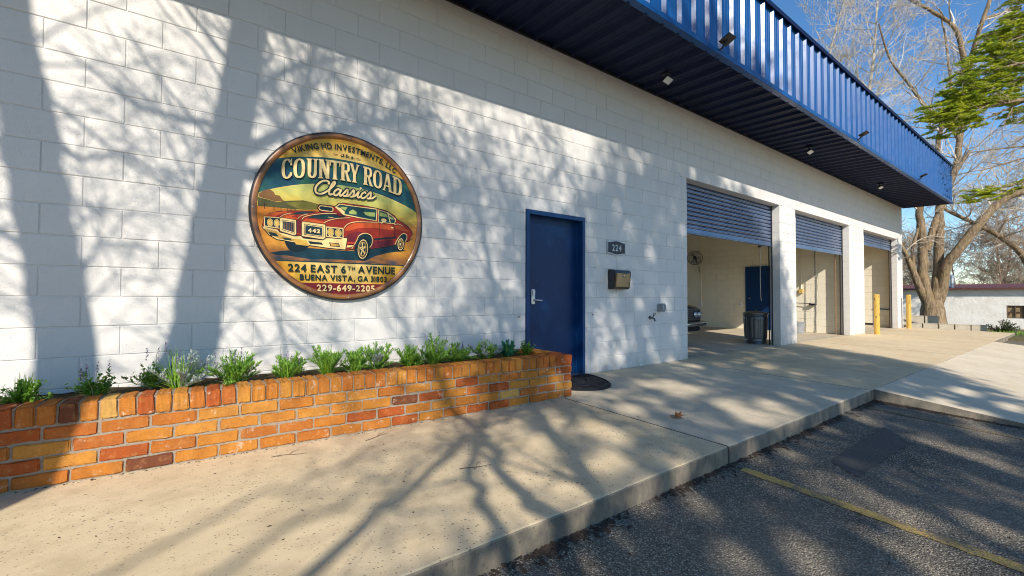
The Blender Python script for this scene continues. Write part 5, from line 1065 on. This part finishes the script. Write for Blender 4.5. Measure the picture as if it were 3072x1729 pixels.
# ---------------------------------------------------------------- trees
def wob(rn, s_): return Vector((rn.uniform(-s_, s_), rn.uniform(-s_, s_), rn.uniform(-s_, s_)))
def sub(mb, p, d, L_, r_, lev, rn, tipup=.05, spread=.75, kids=(3, 5), tips=None, minr=.003, sides=(6, 5, 4, 3, 3)):
    """a limb with its own side branches"""
    n = max(3, min(7, int(L_ / .18))); pts = [Vector(p)]; rad = [r_]; d = d.normalized(); q = Vector(p)
    for i in range(n):
        d = (d + wob(rn, .20) + Vector((0, 0, tipup))).normalized(); q = q + d * L_ / n; pts.append(q.copy()); rad.append(max(r_ * (1 - .75 * (i + 1) / n), minr * .7))
    mb.tube(pts, rad, sides[min(lev, 4)] if r_ < .05 else 7, False)
    if lev <= 0:
        if tips is not None: tips.append((q, d)); tips.append((pts[len(pts) // 2], d))
        return
    for _ in range(rn.randint(*kids)):
        f = rn.uniform(.25, 1.); i = min(n - 1, int(f * n)); b = lerp(pts[i], pts[i + 1], f * n - i) if f < 1 else pts[-1]
        ax = (pts[i + 1] - pts[i]).normalized(); s_ = ax.cross(wob(rn, 1)).normalized(); nd = (ax * (1 - spread * .45) + s_ * spread * rn.uniform(.6, 1.2)).normalized()
        sub(mb, b, nd, L_ * rn.uniform(.42, .72), max(rad[i] * rn.uniform(.45, .7), minr), lev - 1, rn, tipup, spread, kids, tips, minr)
def along(mb, pts, r0, r1, rn, nb, L_, lev, tipup=.05, start=.15, sides=10, tips=None, minr=.003, kids=(3, 5), spread=.8, rough_=.0):
    """a traced limb plus nb side limbs"""
    P = [Vector(q) for q in crom([tuple(q) for q in pts], 5)]; n = len(P)
    if rough_: P = [P[0]] + [q + wob(rn, rough_) for q in P[1:-1]] + [P[-1]]
    rad = [lerp(r0, r1, i / (n - 1)) for i in range(n)]; mb.tube(P, rad, sides, True)
    return [(P[i], (P[min(i + 1, n - 1)] - P[i - 1]).normalized(), rad[i]) for i in range(1, n) if i / n >= start] if nb else []
def spawn(mb, nodes, nb, L_, lev, rn, tipup=.05, tips=None, minr=.003, kids=(3, 5), spread=.8, thick=.45, rmax=.06):
    for _ in range(nb):
        q, ax, r_ = rn.choice(nodes); s_ = ax.cross(wob(rn, 1)).normalized(); sub(mb, q, (ax * .5 + s_ * spread).normalized(), L_ * rn.uniform(.6, 1.2), min(r_ * thick, rmax), lev, rn, tipup, spread, kids, tips, minr)

# big bare tree at the end of the driveway
rn = random.Random(21); tr = thing('bare_tree', 'big bare tree with several mossy trunks beyond the building end', 'tree', (25.05, 0, -.25)); m = MB(); nodes = []
def limb(pts, r0, r1, nb=1, **k): return along(m, pts, r0, r1, rn, nb, 1, 1, **k)
m.lathe([(.58, -.35), (.46, -.1), (.40, .25), (.37, .6), (.28, .95)], 18, Matrix.Translation((25.03, 0, 0)))
nodes += limb([(24.97, .06, .1), (24.82, .14, 1.13), (24.70, .22, 1.83), (24.68, .20, 2.95), (24.61, .23, 3.93), (24.56, .24, 4.77), (25.0, -.12, 6.21), (25.17, -.29, 7.82), (25.47, -.56, 9.12), (25.6, -.5, 11), (25.5, -.3, 13)], .225, .02, start=.45, rough_=.015)
nodes += limb([(25.10, -.04, .1), (25.12, -.08, .99), (25.20, -.17, 2.3), (25.21, -.20, 3.23), (25.21, -.23, 4.03), (25.22, -.25, 4.87), (25.71, -.66, 6.37), (26.11, -.8, 8.38), (26.63, -1.06, 11.08), (27.44, -1.52, 13.5)], .205, .07, start=.45, rough_=.015)
nodes += limb([(24.95, .1, .7), (24.63, .28, 1.36), (24.44, .41, 1.92), (24.24, .54, 2.48), (24.03, .69, 3.04), (23.6, 1.3, 4.4)], .17, .05, start=.5)
nodes += limb([(25.15, -.1, .7), (25.20, -.25, 1.36), (25.02, -.42, 2.32), (24.96, -.76, 2.89), (25.13, -1.29, 3.83), (25.49, -1.95, 4.79), (25.7, -2.6, 5.1), (26.3, -3.6, 6.0)], .21, .11, start=.5, rough_=.01)
nodes += limb([(24.8, .11, 2.95), (24.88, .04, 3.32), (25.08, -.13, 4.17), (25.29, -.31, 4.82), (25.4, -.4, 5.4), (25.65, -.61, 6.05), (26.15, -1.01, 7.02)], .14, .06, start=.4)
nodes += limb([(24.39, .43, 2.2), (24.35, .45, 3.04), (24.49, .33, 3.7), (24.59, .24, 4.3)], .07, .04)
nodes += limb([(26.3, -.95, 9.6), (25.9, -.9, 10.9), (25.56, -.7, 12.03), (24.64, -.03, 12.83), (23.5, .8, 13.5)], .12, .04, start=.2)
nodes += limb([(25.9, -.75, 7.4), (25.62, -.63, 7.83), (24.7, .03, 8.79), (24.17, .41, 9.68), (23.51, .88, 10.73), (23.1, 1.14, 12.18)], .10, .025, start=.1)
nodes += limb([(26.5, -1.05, 10.6), (26.46, -1.38, 12.19), (26.85, -1.68, 12.52), (27.62, -2.26, 12.84)], .08, .03)
m.build('trunks', 'bark', tr, smooth=True)
m = MB(); tw = nodes; spawn(m, [q for q in tw if q[0].z > 4.2], 95, 2.2, 3, rn, .03, minr=.007, kids=(3, 4), rmax=.04); spawn(m, [q for q in tw if q[0].z <= 4.2], 9, 1.3, 2, rn, .02, minr=.006, rmax=.03); m.build('branches', 'twig_pale', tr)
# neighbour whose limb crosses behind
rn = random.Random(23); tr = thing('leaning_tree', 'bare tree whose long leaning limb crosses behind the big tree', 'tree', (30.8, -2.9, -.4)); m = MB()
nodes = along(m, [(30.9, -3.0, -.4), (30.41, -2.78, .6), (29.5, -2.16, 2.77), (28.24, -1.66, 3.56), (26.83, -1.03, 4.13), (25.41, -.39, 4.63), (24.2, .3, 5.5)], .16, .04, rn, 1, 1, 1); m.build('trunk', 'bark', tr, smooth=True)
m = MB(); spawn(m, nodes[8:], 22, 1.6, 2, rn, .04, minr=.006); m.build('branches', 'twig_pale', tr)
# slender bare trees rising behind the canopy
for i, (base, p1, p2, lab) in enumerate((((25.2, 2.6, -.3), (25.5, 1.9, 11.9), (25.5, 1.7, 15.2), 'slender pale bare tree rising close left of the big bare tree'), ((27.0, 5.0, -.4), (26.2, 3.9, 12.6), (26.8, 3.3, 16.0), 'slender pale bare tree rising farthest left behind the canopy'))):
    rn = random.Random(40 + i); tr = thing('slender_tree', lab, 'tree', base); m = MB(); b_ = Vector(base)
    nodes = along(m, [base, lerp(b_, Vector(p1), .35) + wob(rn, .2), lerp(b_, Vector(p1), .7) + wob(rn, .2), p1, p2], .16, .02, rn, 1, 1, 1, start=.45); m.build('trunk', 'twig_pale', tr, smooth=True)
    m = MB(); spawn(m, nodes, 60, 1.9, 3, rn, .10, minr=.006, kids=(2, 4), rmax=.035, spread=.6); m.build('branches', 'twig_pale', tr)
# evergreen reaching in from the right
rn = random.Random(31); tr = thing('evergreen_tree', 'evergreen with yellow green sprays reaching in at the right edge', 'tree', (21.0, -4.7, -.2)); m = MB()
nodes = along(m, [(21.0, -4.7, -.3), (21.0, -4.65, 3), (20.9, -4.5, 7), (20.8, -4.4, 11), (20.75, -4.3, 14)], .22, .05, rn, 1, 1, 1)
tips = []; bare = MB()
for e, r_, gr in [((19.5, -2.3, 8.6), .06, 1), ((20.0, -2.75, 9.2), .05, 1), ((18.8, -1.8, 7.5), .07, 1), ((18.5, -1.5, 6.55), .07, 1), ((18.25, -1.3, 6.35), .06, 1), ((19.1, -2.0, 6.15), .05, 1), ((19.6, -2.4, 7.2), .05, 1), ((20.0, -2.6, 6.4), .05, 1), ((19.3, -2.0, 4.1), .04, .5), ((20.2, -2.8, 7.9), .05, 1), ((19.0, -1.9, 5.3), .04, .15), ((19.4, -2.1, 4.8), .04, .1), ((19.8, -2.4, 3.3), .035, .1), ((20.1, -2.7, 5.7), .04, .2), ((20.3, -2.9, 2.6), .03, .0), ((20.4, -2.9, 4.4), .04, .2)]:
    e = Vector(e); s0 = Vector((20.9, -4.5, e.z + rn.uniform(-.3, .9))); mid = lerp(s0, e, .5) + Vector((0, 0, rn.uniform(.1, .35)))
    nd = along(m, [s0, mid, e], r_, .012, rn, 1, 1, 1, start=.3, sides=6)
    for q, ax, rr_ in nd[2:]:
        for _ in range(2):
            s_ = ax.cross(wob(rn, 1)).normalized(); tp_ = [] 
            sub(bare, q, (ax * .7 + s_ * .7 + Vector((0, 0, -.12))).normalized(), rn.uniform(.35, .8), .012, 1, rn, -.02, .7, (2, 4), tp_, .004)
            if rn.random() < gr * 1.0: tips += tp_
    if gr >= .5: tips += [(q, ax) for q, ax, rr_ in nd[5:]] * 2
m.build('trunk', 'bark', tr, smooth=True)
m = MB()
CL = [((19.92, -2.63, 8.74), .42), ((19.55, -2.35, 8.45), .40), ((20.1, -2.78, 9.05), .45), ((19.15, -2.02, 7.80), .36), ((18.85, -1.8, 7.45), .36), ((19.4, -2.2, 7.30), .42), ((18.66, -1.64, 6.87), .40), ((19.02, -1.9, 6.75), .42), ((18.46, -1.47, 6.33), .40), ((18.22, -1.28, 6.48), .30), ((19.1, -1.95, 6.30), .34), ((19.75, -2.47, 7.55), .36), ((20.1, -2.73, 7.15), .36), ((18.55, -1.55, 5.95), .22), ((19.6, -2.28, 4.16), .24), ((19.2, -1.95, 4.06), .24), ((20.1, -2.7, 4.3), .24), ((20.4, -3.0, 8.3), .4), ((20.3, -3.0, 9.9), .45), ((19.9, -2.6, 8.1), .42), ((20.25, -2.9, 7.6), .42), ((19.2, -2.05, 7.0), .45), ((18.75, -1.7, 6.55), .4), ((19.6, -2.4, 6.9), .4), ((20.2, -2.85, 6.5), .36)]
hub = Vector((20.9, -4.5, 0))
for c_, r_ in CL:
    c_ = Vector(c_); od = Vector((c_.x - hub.x, c_.y - hub.y, 0)).normalized(); sd_ = od.cross(Vector((0, 0, 1)))
    for _ in range(int(34 * (r_ / .4) ** 2)):
        st0 = c_ + od * rn.uniform(-1, .5) * r_ + sd_ * rn.uniform(-1, 1) * r_ + Vector((0, 0, rn.uniform(-.85, .85) * r_)); fd = (od * .8 + sd_ * rn.uniform(-.7, .7) + Vector((0, 0, rn.uniform(-.35, .15)))).normalized(); fl_ = rn.uniform(.22, .42); fs_ = fd.cross(Vector((0, 0, 1))).normalized()
        bare.tube([st0, st0 + fd * fl_], [.006, .003], 3, False)
        for k in range(13):
            f = k / 12; p_ = st0 + fd * fl_ * f
            for sg in (-1, 1):
                dd_ = (fd * .75 + fs_ * sg * .8 + wob(rn, .25)).normalized(); ln_ = (.13 * (1 - .65 * f) + .03) * rn.uniform(.8, 1.2)
                leafq(m, p_, dd_, ln_, .013 + .05 * ln_, wob(rn, 1.))
                leafq(m, p_ + Vector((0, 0, rn.uniform(-.02, .02))), (dd_ + wob(rn, .5)).normalized(), ln_ * .8, .014, wob(rn, 1.))
m.build('sprays', 'conifer', tr, kind='stuff'); bare.build('bare_twigs', 'twig_tan', tr, kind='stuff')

# the woods behind: three kinds of bare crown, set out as single trees
def woodtree(sd, H):
    rn = random.Random(sd); m = MB(); p0 = Vector((0, 0, 0)); nodes = along(m, [(0, 0, -.3), (wob(rn, .3).x, wob(rn, .3).y, H * .3), (wob(rn, .5).x, wob(rn, .5).y, H * .65), (wob(rn, .6).x, wob(rn, .6).y, H)], H * .018, .02, rn, 1, 1, 1, start=.18, sides=6)
    a = mesh_only(m, 'trunk', 'twig_tan'); m = MB(); spawn(m, nodes, 40, H * .26, 3, rn, .05, minr=.011, kids=(3, 4), spread=.8, rmax=.05); return a, mesh_only(m, 'branches', 'twig_tan')
kinds = [woodtree(71, 6.5), woodtree(72, 7.5), woodtree(73, 5.5)]; rn = random.Random(77)
for i in range(26):
    x = rn.uniform(42, 66); y = -4.13 + (x - .5) * math.tan(R(rn.uniform(-4, 15))); s_ = rn.uniform(.75, 1.2); t_ = thing('woodland_tree', 'bare tan tree in the woods behind the low white building', 'tree', (x, y, -.9), 'bare trees in the woods behind'); k = kinds[i % 3]; t_.scale = (s_, s_, s_); t_.rotation_euler = (0, 0, rn.uniform(0, 6.28))
    for h_, nm in zip(k, ('trunk', 'branches')): o = bpy.data.objects.new(nm, h_.data); COL.objects.link(o); o.parent = t_
m = MB(); rn = random.Random(78)
for _ in range(2600):
    x = rn.uniform(44, 70); y = -4.13 + (x - .5) * math.tan(R(rn.uniform(-6, 17))); p_ = Vector((x, y, -.9)); d = (Vector((0, 0, 1)) + wob(rn, .5)).normalized(); h = rn.uniform(.8, 2.6); m.tube([p_, p_ + d * h * .5, p_ + (d + wob(rn, .25)).normalized() * h], [.03, .022, .012], 3, False)
tag(m.build('undergrowth', 'twig_tan'), 'tan leafless undergrowth along the foot of the far woods', 'undergrowth', kind='stuff')

# low white building with red roof
wb = thing('white_building', 'low white painted building with dark red metal roof', 'building', (30, -2, -.35)); zt = 1.45
m = MB(); m.bb(30, 36, -9, -2.12, -.9, zt); m.bb(30, 36, -1.58, 6.5, -.9, zt); m.bb(30.0, 36, -2.12, -1.58, -.9, .14); m.bb(30.0, 36, -2.12, -1.58, .71, zt); m.build('wall', 'white_brick', wb, merge=True)
m = MB(); m.add([(29.75, -9.3, zt - .02), (29.75, 6.8, zt - .02), (33, 6.8, zt + .24), (33, -9.3, zt + .24), (29.75, -9.3, zt + .05), (29.75, 6.8, zt + .05), (33, 6.8, zt + .30), (33, -9.3, zt + .30), (36.3, 6.8, zt), (36.3, -9.3, zt)], [(0, 1, 2, 3), (4, 7, 6, 5), (0, 4, 5, 1), (7, 9, 8, 6), (1, 5, 6, 2), (0, 3, 7, 4)]); rf = m.build('roof', 'roof_red', wb)
for k in range(32):
    y = -9.2 + k * .5; m = MB(); m.tube([(29.74, y, zt + .055), (33, y, zt + .315)], .022, 4); m.build('roof_seam', 'roof_red', rf)
m = MB(); m.lathe([(.085, zt - .1), (.085, zt + .60), (.13, zt + .60), (.13, zt + .64), (.05, zt + .70), (.0001, zt + .71)], 16, Matrix.Translation((30.35, .20, 0))); m.build('vent_pipe', 'galvanised', wb, smooth=True)
m = MB(); m.bb(30.08, 30.12, -2.115, -1.585, .145, .705); wi = m.build('window', 'board_wood', wb)
for q in ((-2.115, -2.08, .145, .705), (-1.62, -1.585, .145, .705), (-1.86, -1.83, .18, .67)):
    m = MB(); m.bb(30.03, 30.075, q[0], q[1], q[2], q[3]); m.build('frame_bar', 'twig_dark', wi)
for q in ((.145, .18), (.41, .435), (.67, .705)):
    m = MB(); m.bb(30.035, 30.07, -2.079, -1.621, q[0], q[1]); m.build('frame_bar', 'twig_dark', wi)
m = MB(); m.tube([(30.05, -1.62, .20), (30.05, -1.84, .66)], .012, 4); m.build('frame_brace', 'twig_dark', wi)

# stacked concrete blocks before the big tree
rn = random.Random(50)
LOW = [(21.95, -.02), (22.10, -.41), (22.25, -.80), (22.40, -1.19), (22.55, -1.57)]
lw = ['leftmost', 'second', 'middle', 'fourth', 'rightmost']
def cblock(x, y, z_, a, label, L_=.385, h=.19):
    t_ = thing('concrete_block', label, 'concrete block', (x, y, z_), 'concrete blocks edging the tree bed'); rot = rotz(a); m = MB()
    m.box((x, y, z_ + h / 2), (.19, L_, h - .03), rot); m.build('body', 'tan_block', t_, bevel=.008); m = MB(); m.box((x, y, z_ + h - .008), (.205, L_ + .012, .022), rot); m.build('cap', 'tan_block', t_, bevel=.004)
for (x, y), w in zip(LOW, lw): cblock(x, y, gz(x, y) + .02, .37 + rn.uniform(-.05, .05), 'tan concrete block, %s in the low row before the tree' % w, h=.25)
for (x, y), w in zip([(23.1, .55), (23.25, .16), (23.4, -.23)], ['left', 'middle', 'right']): cblock(x, y, gz(x, y) + .15, .37, 'tan concrete block, %s of the upper row at the tree foot' % w, h=.38)
# bush and grass
rn = random.Random(52); bs = thing('small_bush', 'small dark evergreen bush before the white building', 'bush', (24.4, -1.95, -.2)); m = MB(); st_ = MB()
for _ in range(40):
    d = rdir(rn, abs(rn.gauss(.8, .4))); q = Vector((24.4, -1.95, -.22)); pth = [q]
    for i in range(6):
        d = (d + wob(rn, .15)).normalized(); q = q + d * rn.uniform(.05, .10); pth.append(q)
        for _k in range(7): leafq(m, q, (d + wob(rn, 1.)).normalized(), rn.uniform(.05, .10), .012)
    st_.tube(pth, .006, 3, False)
st_.build('stems', 'twig_dark', bs); m.build('foliage', 'leaf_mid', bs)
m = MB()
for _ in range(2600):
    x = rn.uniform(21.2, 24.5); y = rn.uniform(-3.5, .6)
    if mnoise.noise((x * .9, y * .9, 4)) < -.05 and rn.random() < .8: continue
    blade(m, Vector((x, y, gz(x, y) - .01)), rdir(rn, abs(rn.gauss(.4, .3))), rn.uniform(.05, .13), .012, .4, 3)
tag(m.build('grass_tufts', 'grass_blade'), 'short green grass along the block edging', 'grass', kind='stuff')

# ---------------------------------------------------------------- trees across the lot: out of view, their shade falls on wall and pavement
def shp(X, Z, s_): return Vector((X + SUN.x * s_, SUN.y * s_, Z + SUN.z * s_))      # the point that shades wall spot (X, Z), s_ metres out
rn = random.Random(61)
ok = thing('forked_tree', 'twin trunked bare tree at the lot edge whose shadow crosses the wall left', 'tree', (-2.1, -4.6, -.3)); m = MB(); S0 = 4.3
base = Vector((-2.35, -4.75, -.35)); frk = shp(.12, -1.4, S0)
nodes = along(m, [base, lerp(base, frk, .5), frk], .30, .25, rn, 0, 1, 1, sides=14) or []
n1 = along(m, [shp(.12, -1.6, S0), shp(.20, -.5, S0), shp(.42, .2, S0), shp(.61, .6, S0), shp(.68, 1.16, S0), shp(.76, 1.74, S0), shp(.86, 2.4, S0), shp(.93, 3.0, S0), shp(1.0, 3.7, S0), shp(1.1, 4.8, S0)], .155, .10, rn, 1, 1, 1, start=.4, sides=14, rough_=.008)
n2 = along(m, [shp(.10, -1.6, S0), shp(.02, -.5, S0), shp(-.06, .62, S0), shp(-.12, 1.1, S0), shp(-.18, 1.5, S0), shp(-.25, 2.0, S0), shp(-.31, 2.4, S0), shp(-.40, 2.94, S0), shp(-.55, 3.9, S0)], .145, .115, rn, 1, 1, 1, start=.2, sides=14, rough_=.012)
tips = []
for pts, r0, s1 in [([(.97, 2.70), (.78, 2.93), (.62, 3.11), (.51, 3.25), (.3, 3.6)], .022, -.6), ([(.82, 2.55), (.76, 2.73), (.62, 2.96), (.45, 3.08), (.3, 3.3)], .014, -.4), ([(1.0, 2.9), (1.12, 3.04), (1.03, 3.24), (.9, 3.5)], .02, -.6),
                    ([(.82, 2.3), (.70, 2.35), (.44, 2.36), (.24, 2.40), (.07, 2.54), (-.13, 2.68)], .022, .3), ([(.80, 2.05), (.66, 2.28), (.50, 2.48), (.36, 2.66), (.2, 2.9)], .015, -.4), ([(-.1, 2.0), (.0, 1.95), (.2, 2.02), (.42, 1.92), (.6, 1.98)], .018, .8),
                    ([(-.15, 2.3), (.05, 2.12), (.25, 1.95), (.45, 1.85)], .014, 1.0), ([(.95, 2.2), (1.15, 2.36), (1.33, 2.55), (1.39, 2.84), (1.45, 3.32)], .045, .8), ([(1.33, 2.55), (1.17, 2.72), (1.0, 2.85)], .02, .8), ([(.95, 2.0), (1.24, 2.12), (1.66, 2.52), (2.06, 2.69), (2.65, 2.92)], .05, 1.0),
                    ([(1.66, 2.52), (1.83, 2.66), (1.65, 2.95)], .02, 1.0), ([(1.24, 2.12), (1.2, 2.4), (1.02, 2.62)], .02, .9), ([(.88, 1.5), (1.0, 1.3), (1.19, .84), (1.26, .51)], .02, .4), ([(1.0, 2.7), (1.3, 3.0), (1.7, 3.2), (2.2, 3.4)], .03, .9)]:
    n1 += along(m, [shp(a, b, S0 + s1 * i / (len(pts) - 1)) for i, (a, b) in enumerate(pts)], r0, r0 * .45, rn, 1, 1, 1, start=.3, sides=8)
m.build('trunks', 'bark', ok, smooth=True)
m = MB(); spawn(m, [q for q in n1[-90:]], 170, .75, 2, rn, .02, minr=.0035, kids=(2, 4), rmax=.014); spawn(m, n2 + n1[:12], 38, .9, 2, rn, .02, minr=.004, rmax=.012); m.build('branches', 'twig_dark', ok)
# small spreading tree whose limbs fall on the sidewalk
rn = random.Random(63); S1 = 8.0
ok = thing('spreading_tree', 'spreading bare tree whose limb shadows fan over the sidewalk', 'tree', tuple(shp(2.0, -6.25, S1))); m = MB(); nodes = []
for pts, r0, r1, *so_ in [([(2.0, -6.5), (1.9, -5.4), (1.2, -4.2), (.7, -3.2), (.9, -2.7)], .11, .05), ([(1.9, -5.5), (2.9, -4.6), (3.5, -3.6), (3.62, -2.8), (3.67, -2.15), (3.74, -1.42), (3.71, -.48), (3.55, .4), (3.3, 1.4), (3.1, 2.3)], .11, .022),
                    ([(.75, -3.1), (1.4, -2.35), (2.12, -1.80), (2.50, -1.36), (3.08, -.91), (3.71, -.48), (4.25, .05), (4.6, .8), (4.8, 1.6)], .040, .015, 8.6), ([(.8, -3.0), (1.1, -2.1), (1.65, -1.62), (2.31, -1.23), (2.74, -1.03), (3.2, -.60), (3.5, .1), (3.4, 1.0)], .026, .012, 12.5), ([(.85, -2.9), (1.05, -1.7), (1.5, -1.2), (2.03, -.95), (2.50, -.62), (2.85, .0), (2.9, .8), (2.7, 1.6)], .018, .010, 12.),
                    ([(3.60, -2.9), (3.45, -2.0), (3.22, -1.55), (3.08, -.95), (2.75, -.25), (2.35, .55), (2.1, 1.4), (2.2, 2.2)], .055, .014), ([(3.55, -3.2), (3.15, -2.1), (3.0, -1.70), (2.97, -1.30), (3.08, -.91), (3.3, -.3), (3.8, .4), (4.3, 1.1)], .045, .014),
                    ([(2.1, 1.4), (2.5, 1.9), (3.0, 2.2), (3.5, 2.5)], .028, .012), ([(3.3, 1.4), (3.0, 2.2), (2.7, 2.7)], .026, .01), ([(3.55, .4), (3.9, 1.3), (4.1, 2.1)], .026, .01), ([(3.9, 1.3), (4.4, 1.7), (4.7, 2.3)], .02, .01)]:
    nodes += along(m, [shp(a, b, lerp(S1, so_[0], min(1, i / 2)) + .4 * math.sin(i + a)) if i and so_ else shp(a, b, S1 + (.5 * math.sin(i + a) if i else 0)) for i, (a, b) in enumerate(pts)], r0, r1, rn, 1, 1, 1, start=.3, sides=8, rough_=.045)
m.build('trunk', 'bark', ok, smooth=True); tips = []
m = MB(); spawn(m, [q for q in nodes if q[0].z + q[0].y * SUN.z > -.5], 110, 1.0, 2, rn, .04, tips=tips, minr=.005, kids=(3, 4), rmax=.02); spawn(m, nodes, 105, .8, 2, rn, .04, tips=tips, minr=.004, kids=(3, 4), rmax=.018); m.build('branches', 'twig_dark', ok)
m = MB()
for q, d in tips:
    Xs = q.x - SUN.x * -q.y; Zs = q.z + q.y * SUN.z
    for _ in range(2 if Zs > .3 and Xs > 2.4 else 0): leafq(m, q + wob(rn, .12), wob(rn, 1).normalized(), rn.uniform(.05, .09), rn.uniform(.018, .03))
m.build('leaves', 'leaf_mid', ok)
# tall dense evergreen farther out: dappled shade on the right
rn = random.Random(65); S2 = 16.
cc_ = shp(7.35, -.35, S2); ok = thing('tall_evergreen', 'tall dense evergreen across the lot that dapples the pavement with shade', 'tree', (cc_.x, cc_.y, -.35)); m = MB()
nodes = along(m, [(cc_.x, cc_.y, -.4), (cc_.x + .1, cc_.y, 4), (cc_.x - .1, cc_.y + .1, 9), (cc_.x, cc_.y, cc_.z + 3.4)], .38, .06, rn, 1, 1, 1, start=.42, sides=10); spawn(m, nodes, 40, 2.6, 2, rn, .0, minr=.01, rmax=.07); m.build('trunk', 'bark', ok, smooth=True)
m = MB(); sd = SUN.normalized(); ra = sd.cross(Vector((0, 0, 1))).normalized(); rb = ra.cross(sd).normalized()
clumps = []; HOLES = [(3.82,-1.03,0.14,0.09),(4.15,-1.2,0.15,0.1),(4.72,-1.11,0.19,0.09),(3.96,-1.63,0.21,0.1),(5.66,-0.67,0.3,0.13),(5.81,-0.95,0.3,0.13),(7.0,-0.31,0.16,0.1),(8.16,-0.45,0.21,0.09),(8.31,-0.76,0.17,0.09),(6.0,-1.4,0.26,0.09),(5.92,-1.67,0.27,0.1),(7.05,-1.58,0.16,0.09),(6.46,-1.58,0.17,0.09),(7.26,-1.75,0.18,0.09),(3.5,-1.29,0.17,0.09),(3.6,-1.71,0.16,0.09),(3.42,-0.89,0.1,0.11),(4.26,-1.43,0.13,0.09),(3.29,-1.56,0.12,0.09),(4.47,-2.15,0.1,0.09),(5.44,-1.98,0.1,0.09),(5.81,-2.09,0.1,0.09),(4.11,-1.93,0.1,0.09),(4.49,-1.91,0.1,0.09),(7.44,-2.56,0.3,0.11),(7.54,-2.8,0.28,0.1),(7.33,-2.92,0.19,0.09),(5.62,-2.37,0.17,0.09),(5.68,-2.53,0.24,0.09),(5.74,-2.7,0.15,0.09),(5.43,-2.85,0.19,0.09),(8.42,-2.73,0.26,0.09),(4.71,-2.59,0.14,0.09),(4.32,-2.43,0.12,0.09),(7.47,-2.13,0.18,0.09),(6.17,-2.96,0.14,0.09),(8.62,-2.14,0.18,0.09),(8.89,-2.58,0.3,0.1),(8.91,-2.34,0.3,0.09),(9.8,-2.71,0.25,0.09),(9.97,-2.36,0.28,0.09)]
HOLES += [(rn.uniform(3.6, 8.4), rn.uniform(.1, 3.2), rn.uniform(.03, .09), rn.uniform(.05, .12)) for _ in range(40)]
for _ in range(680):
    w = rn.uniform(0, 2 * PI); r_ = math.sqrt(rn.random()); q = Vector((4.15 * r_ * math.cos(w), 0, 3.85 * r_ * math.sin(w)))
    if q.x < -1.5 and rn.random() < .5 or q.z < 0 and rn.random() < .08: continue
    X_ = 7.35 + q.x; Z_ = -.35 + q.z; clumps.append((shp(X_, Z_, S2 + rn.uniform(-2.6, 2.6) * math.sqrt(max(.05, 1 - r_ * r_))), rn.uniform(.22, .44)))
for _ in range(120):
    w = rn.uniform(0, PI); r_ = math.sqrt(rn.random()); clumps.append((shp(7.0 + 3.6 * r_ * math.cos(w), -.2 + 3.5 * r_ * math.sin(w), S2 + rn.uniform(-2, 2)), rn.uniform(.22, .40)))
for _ in range(130):
    w = rn.uniform(-1.35, 1.15); r_ = rn.uniform(.80, .98); clumps.append((shp(7.35 + 4.15 * r_ * math.cos(w), -.35 + 3.85 * r_ * math.sin(w), S2 + rn.uniform(-1, 1)), rn.uniform(.22, .34)))
for _ in range(75):
    clumps.append((shp(rn.gauss(4.1, .75), rn.gauss(-2.55, .42), S2 + rn.uniform(-1, 1)), rn.uniform(.2, .32)))
for c_, r_ in clumps:
    for _ in range(int(38 * (r_ / .35) ** 2)):
        p_ = c_ + Vector((rn.gauss(0, r_ * .55), rn.gauss(0, r_ * .55), rn.gauss(0, r_ * .5))); d_ = wob(rn, 1).normalized(); l_ = rn.uniform(.12, .20); q = p_ + d_ * l_ * .5
        X_ = q.x - SUN.x * -q.y; Z_ = q.z + q.y * SUN.z
        if any(((X_ - hx) / (rx + .01)) ** 2 + ((Z_ - hz) / (rz + .035)) ** 2 < 1 for hx, hz, rx, rz in HOLES): continue      # openings in the crown
        leafq(m, p_, d_, l_, rn.uniform(.045, .075))
m.build('foliage', 'leaf_mid', ok)
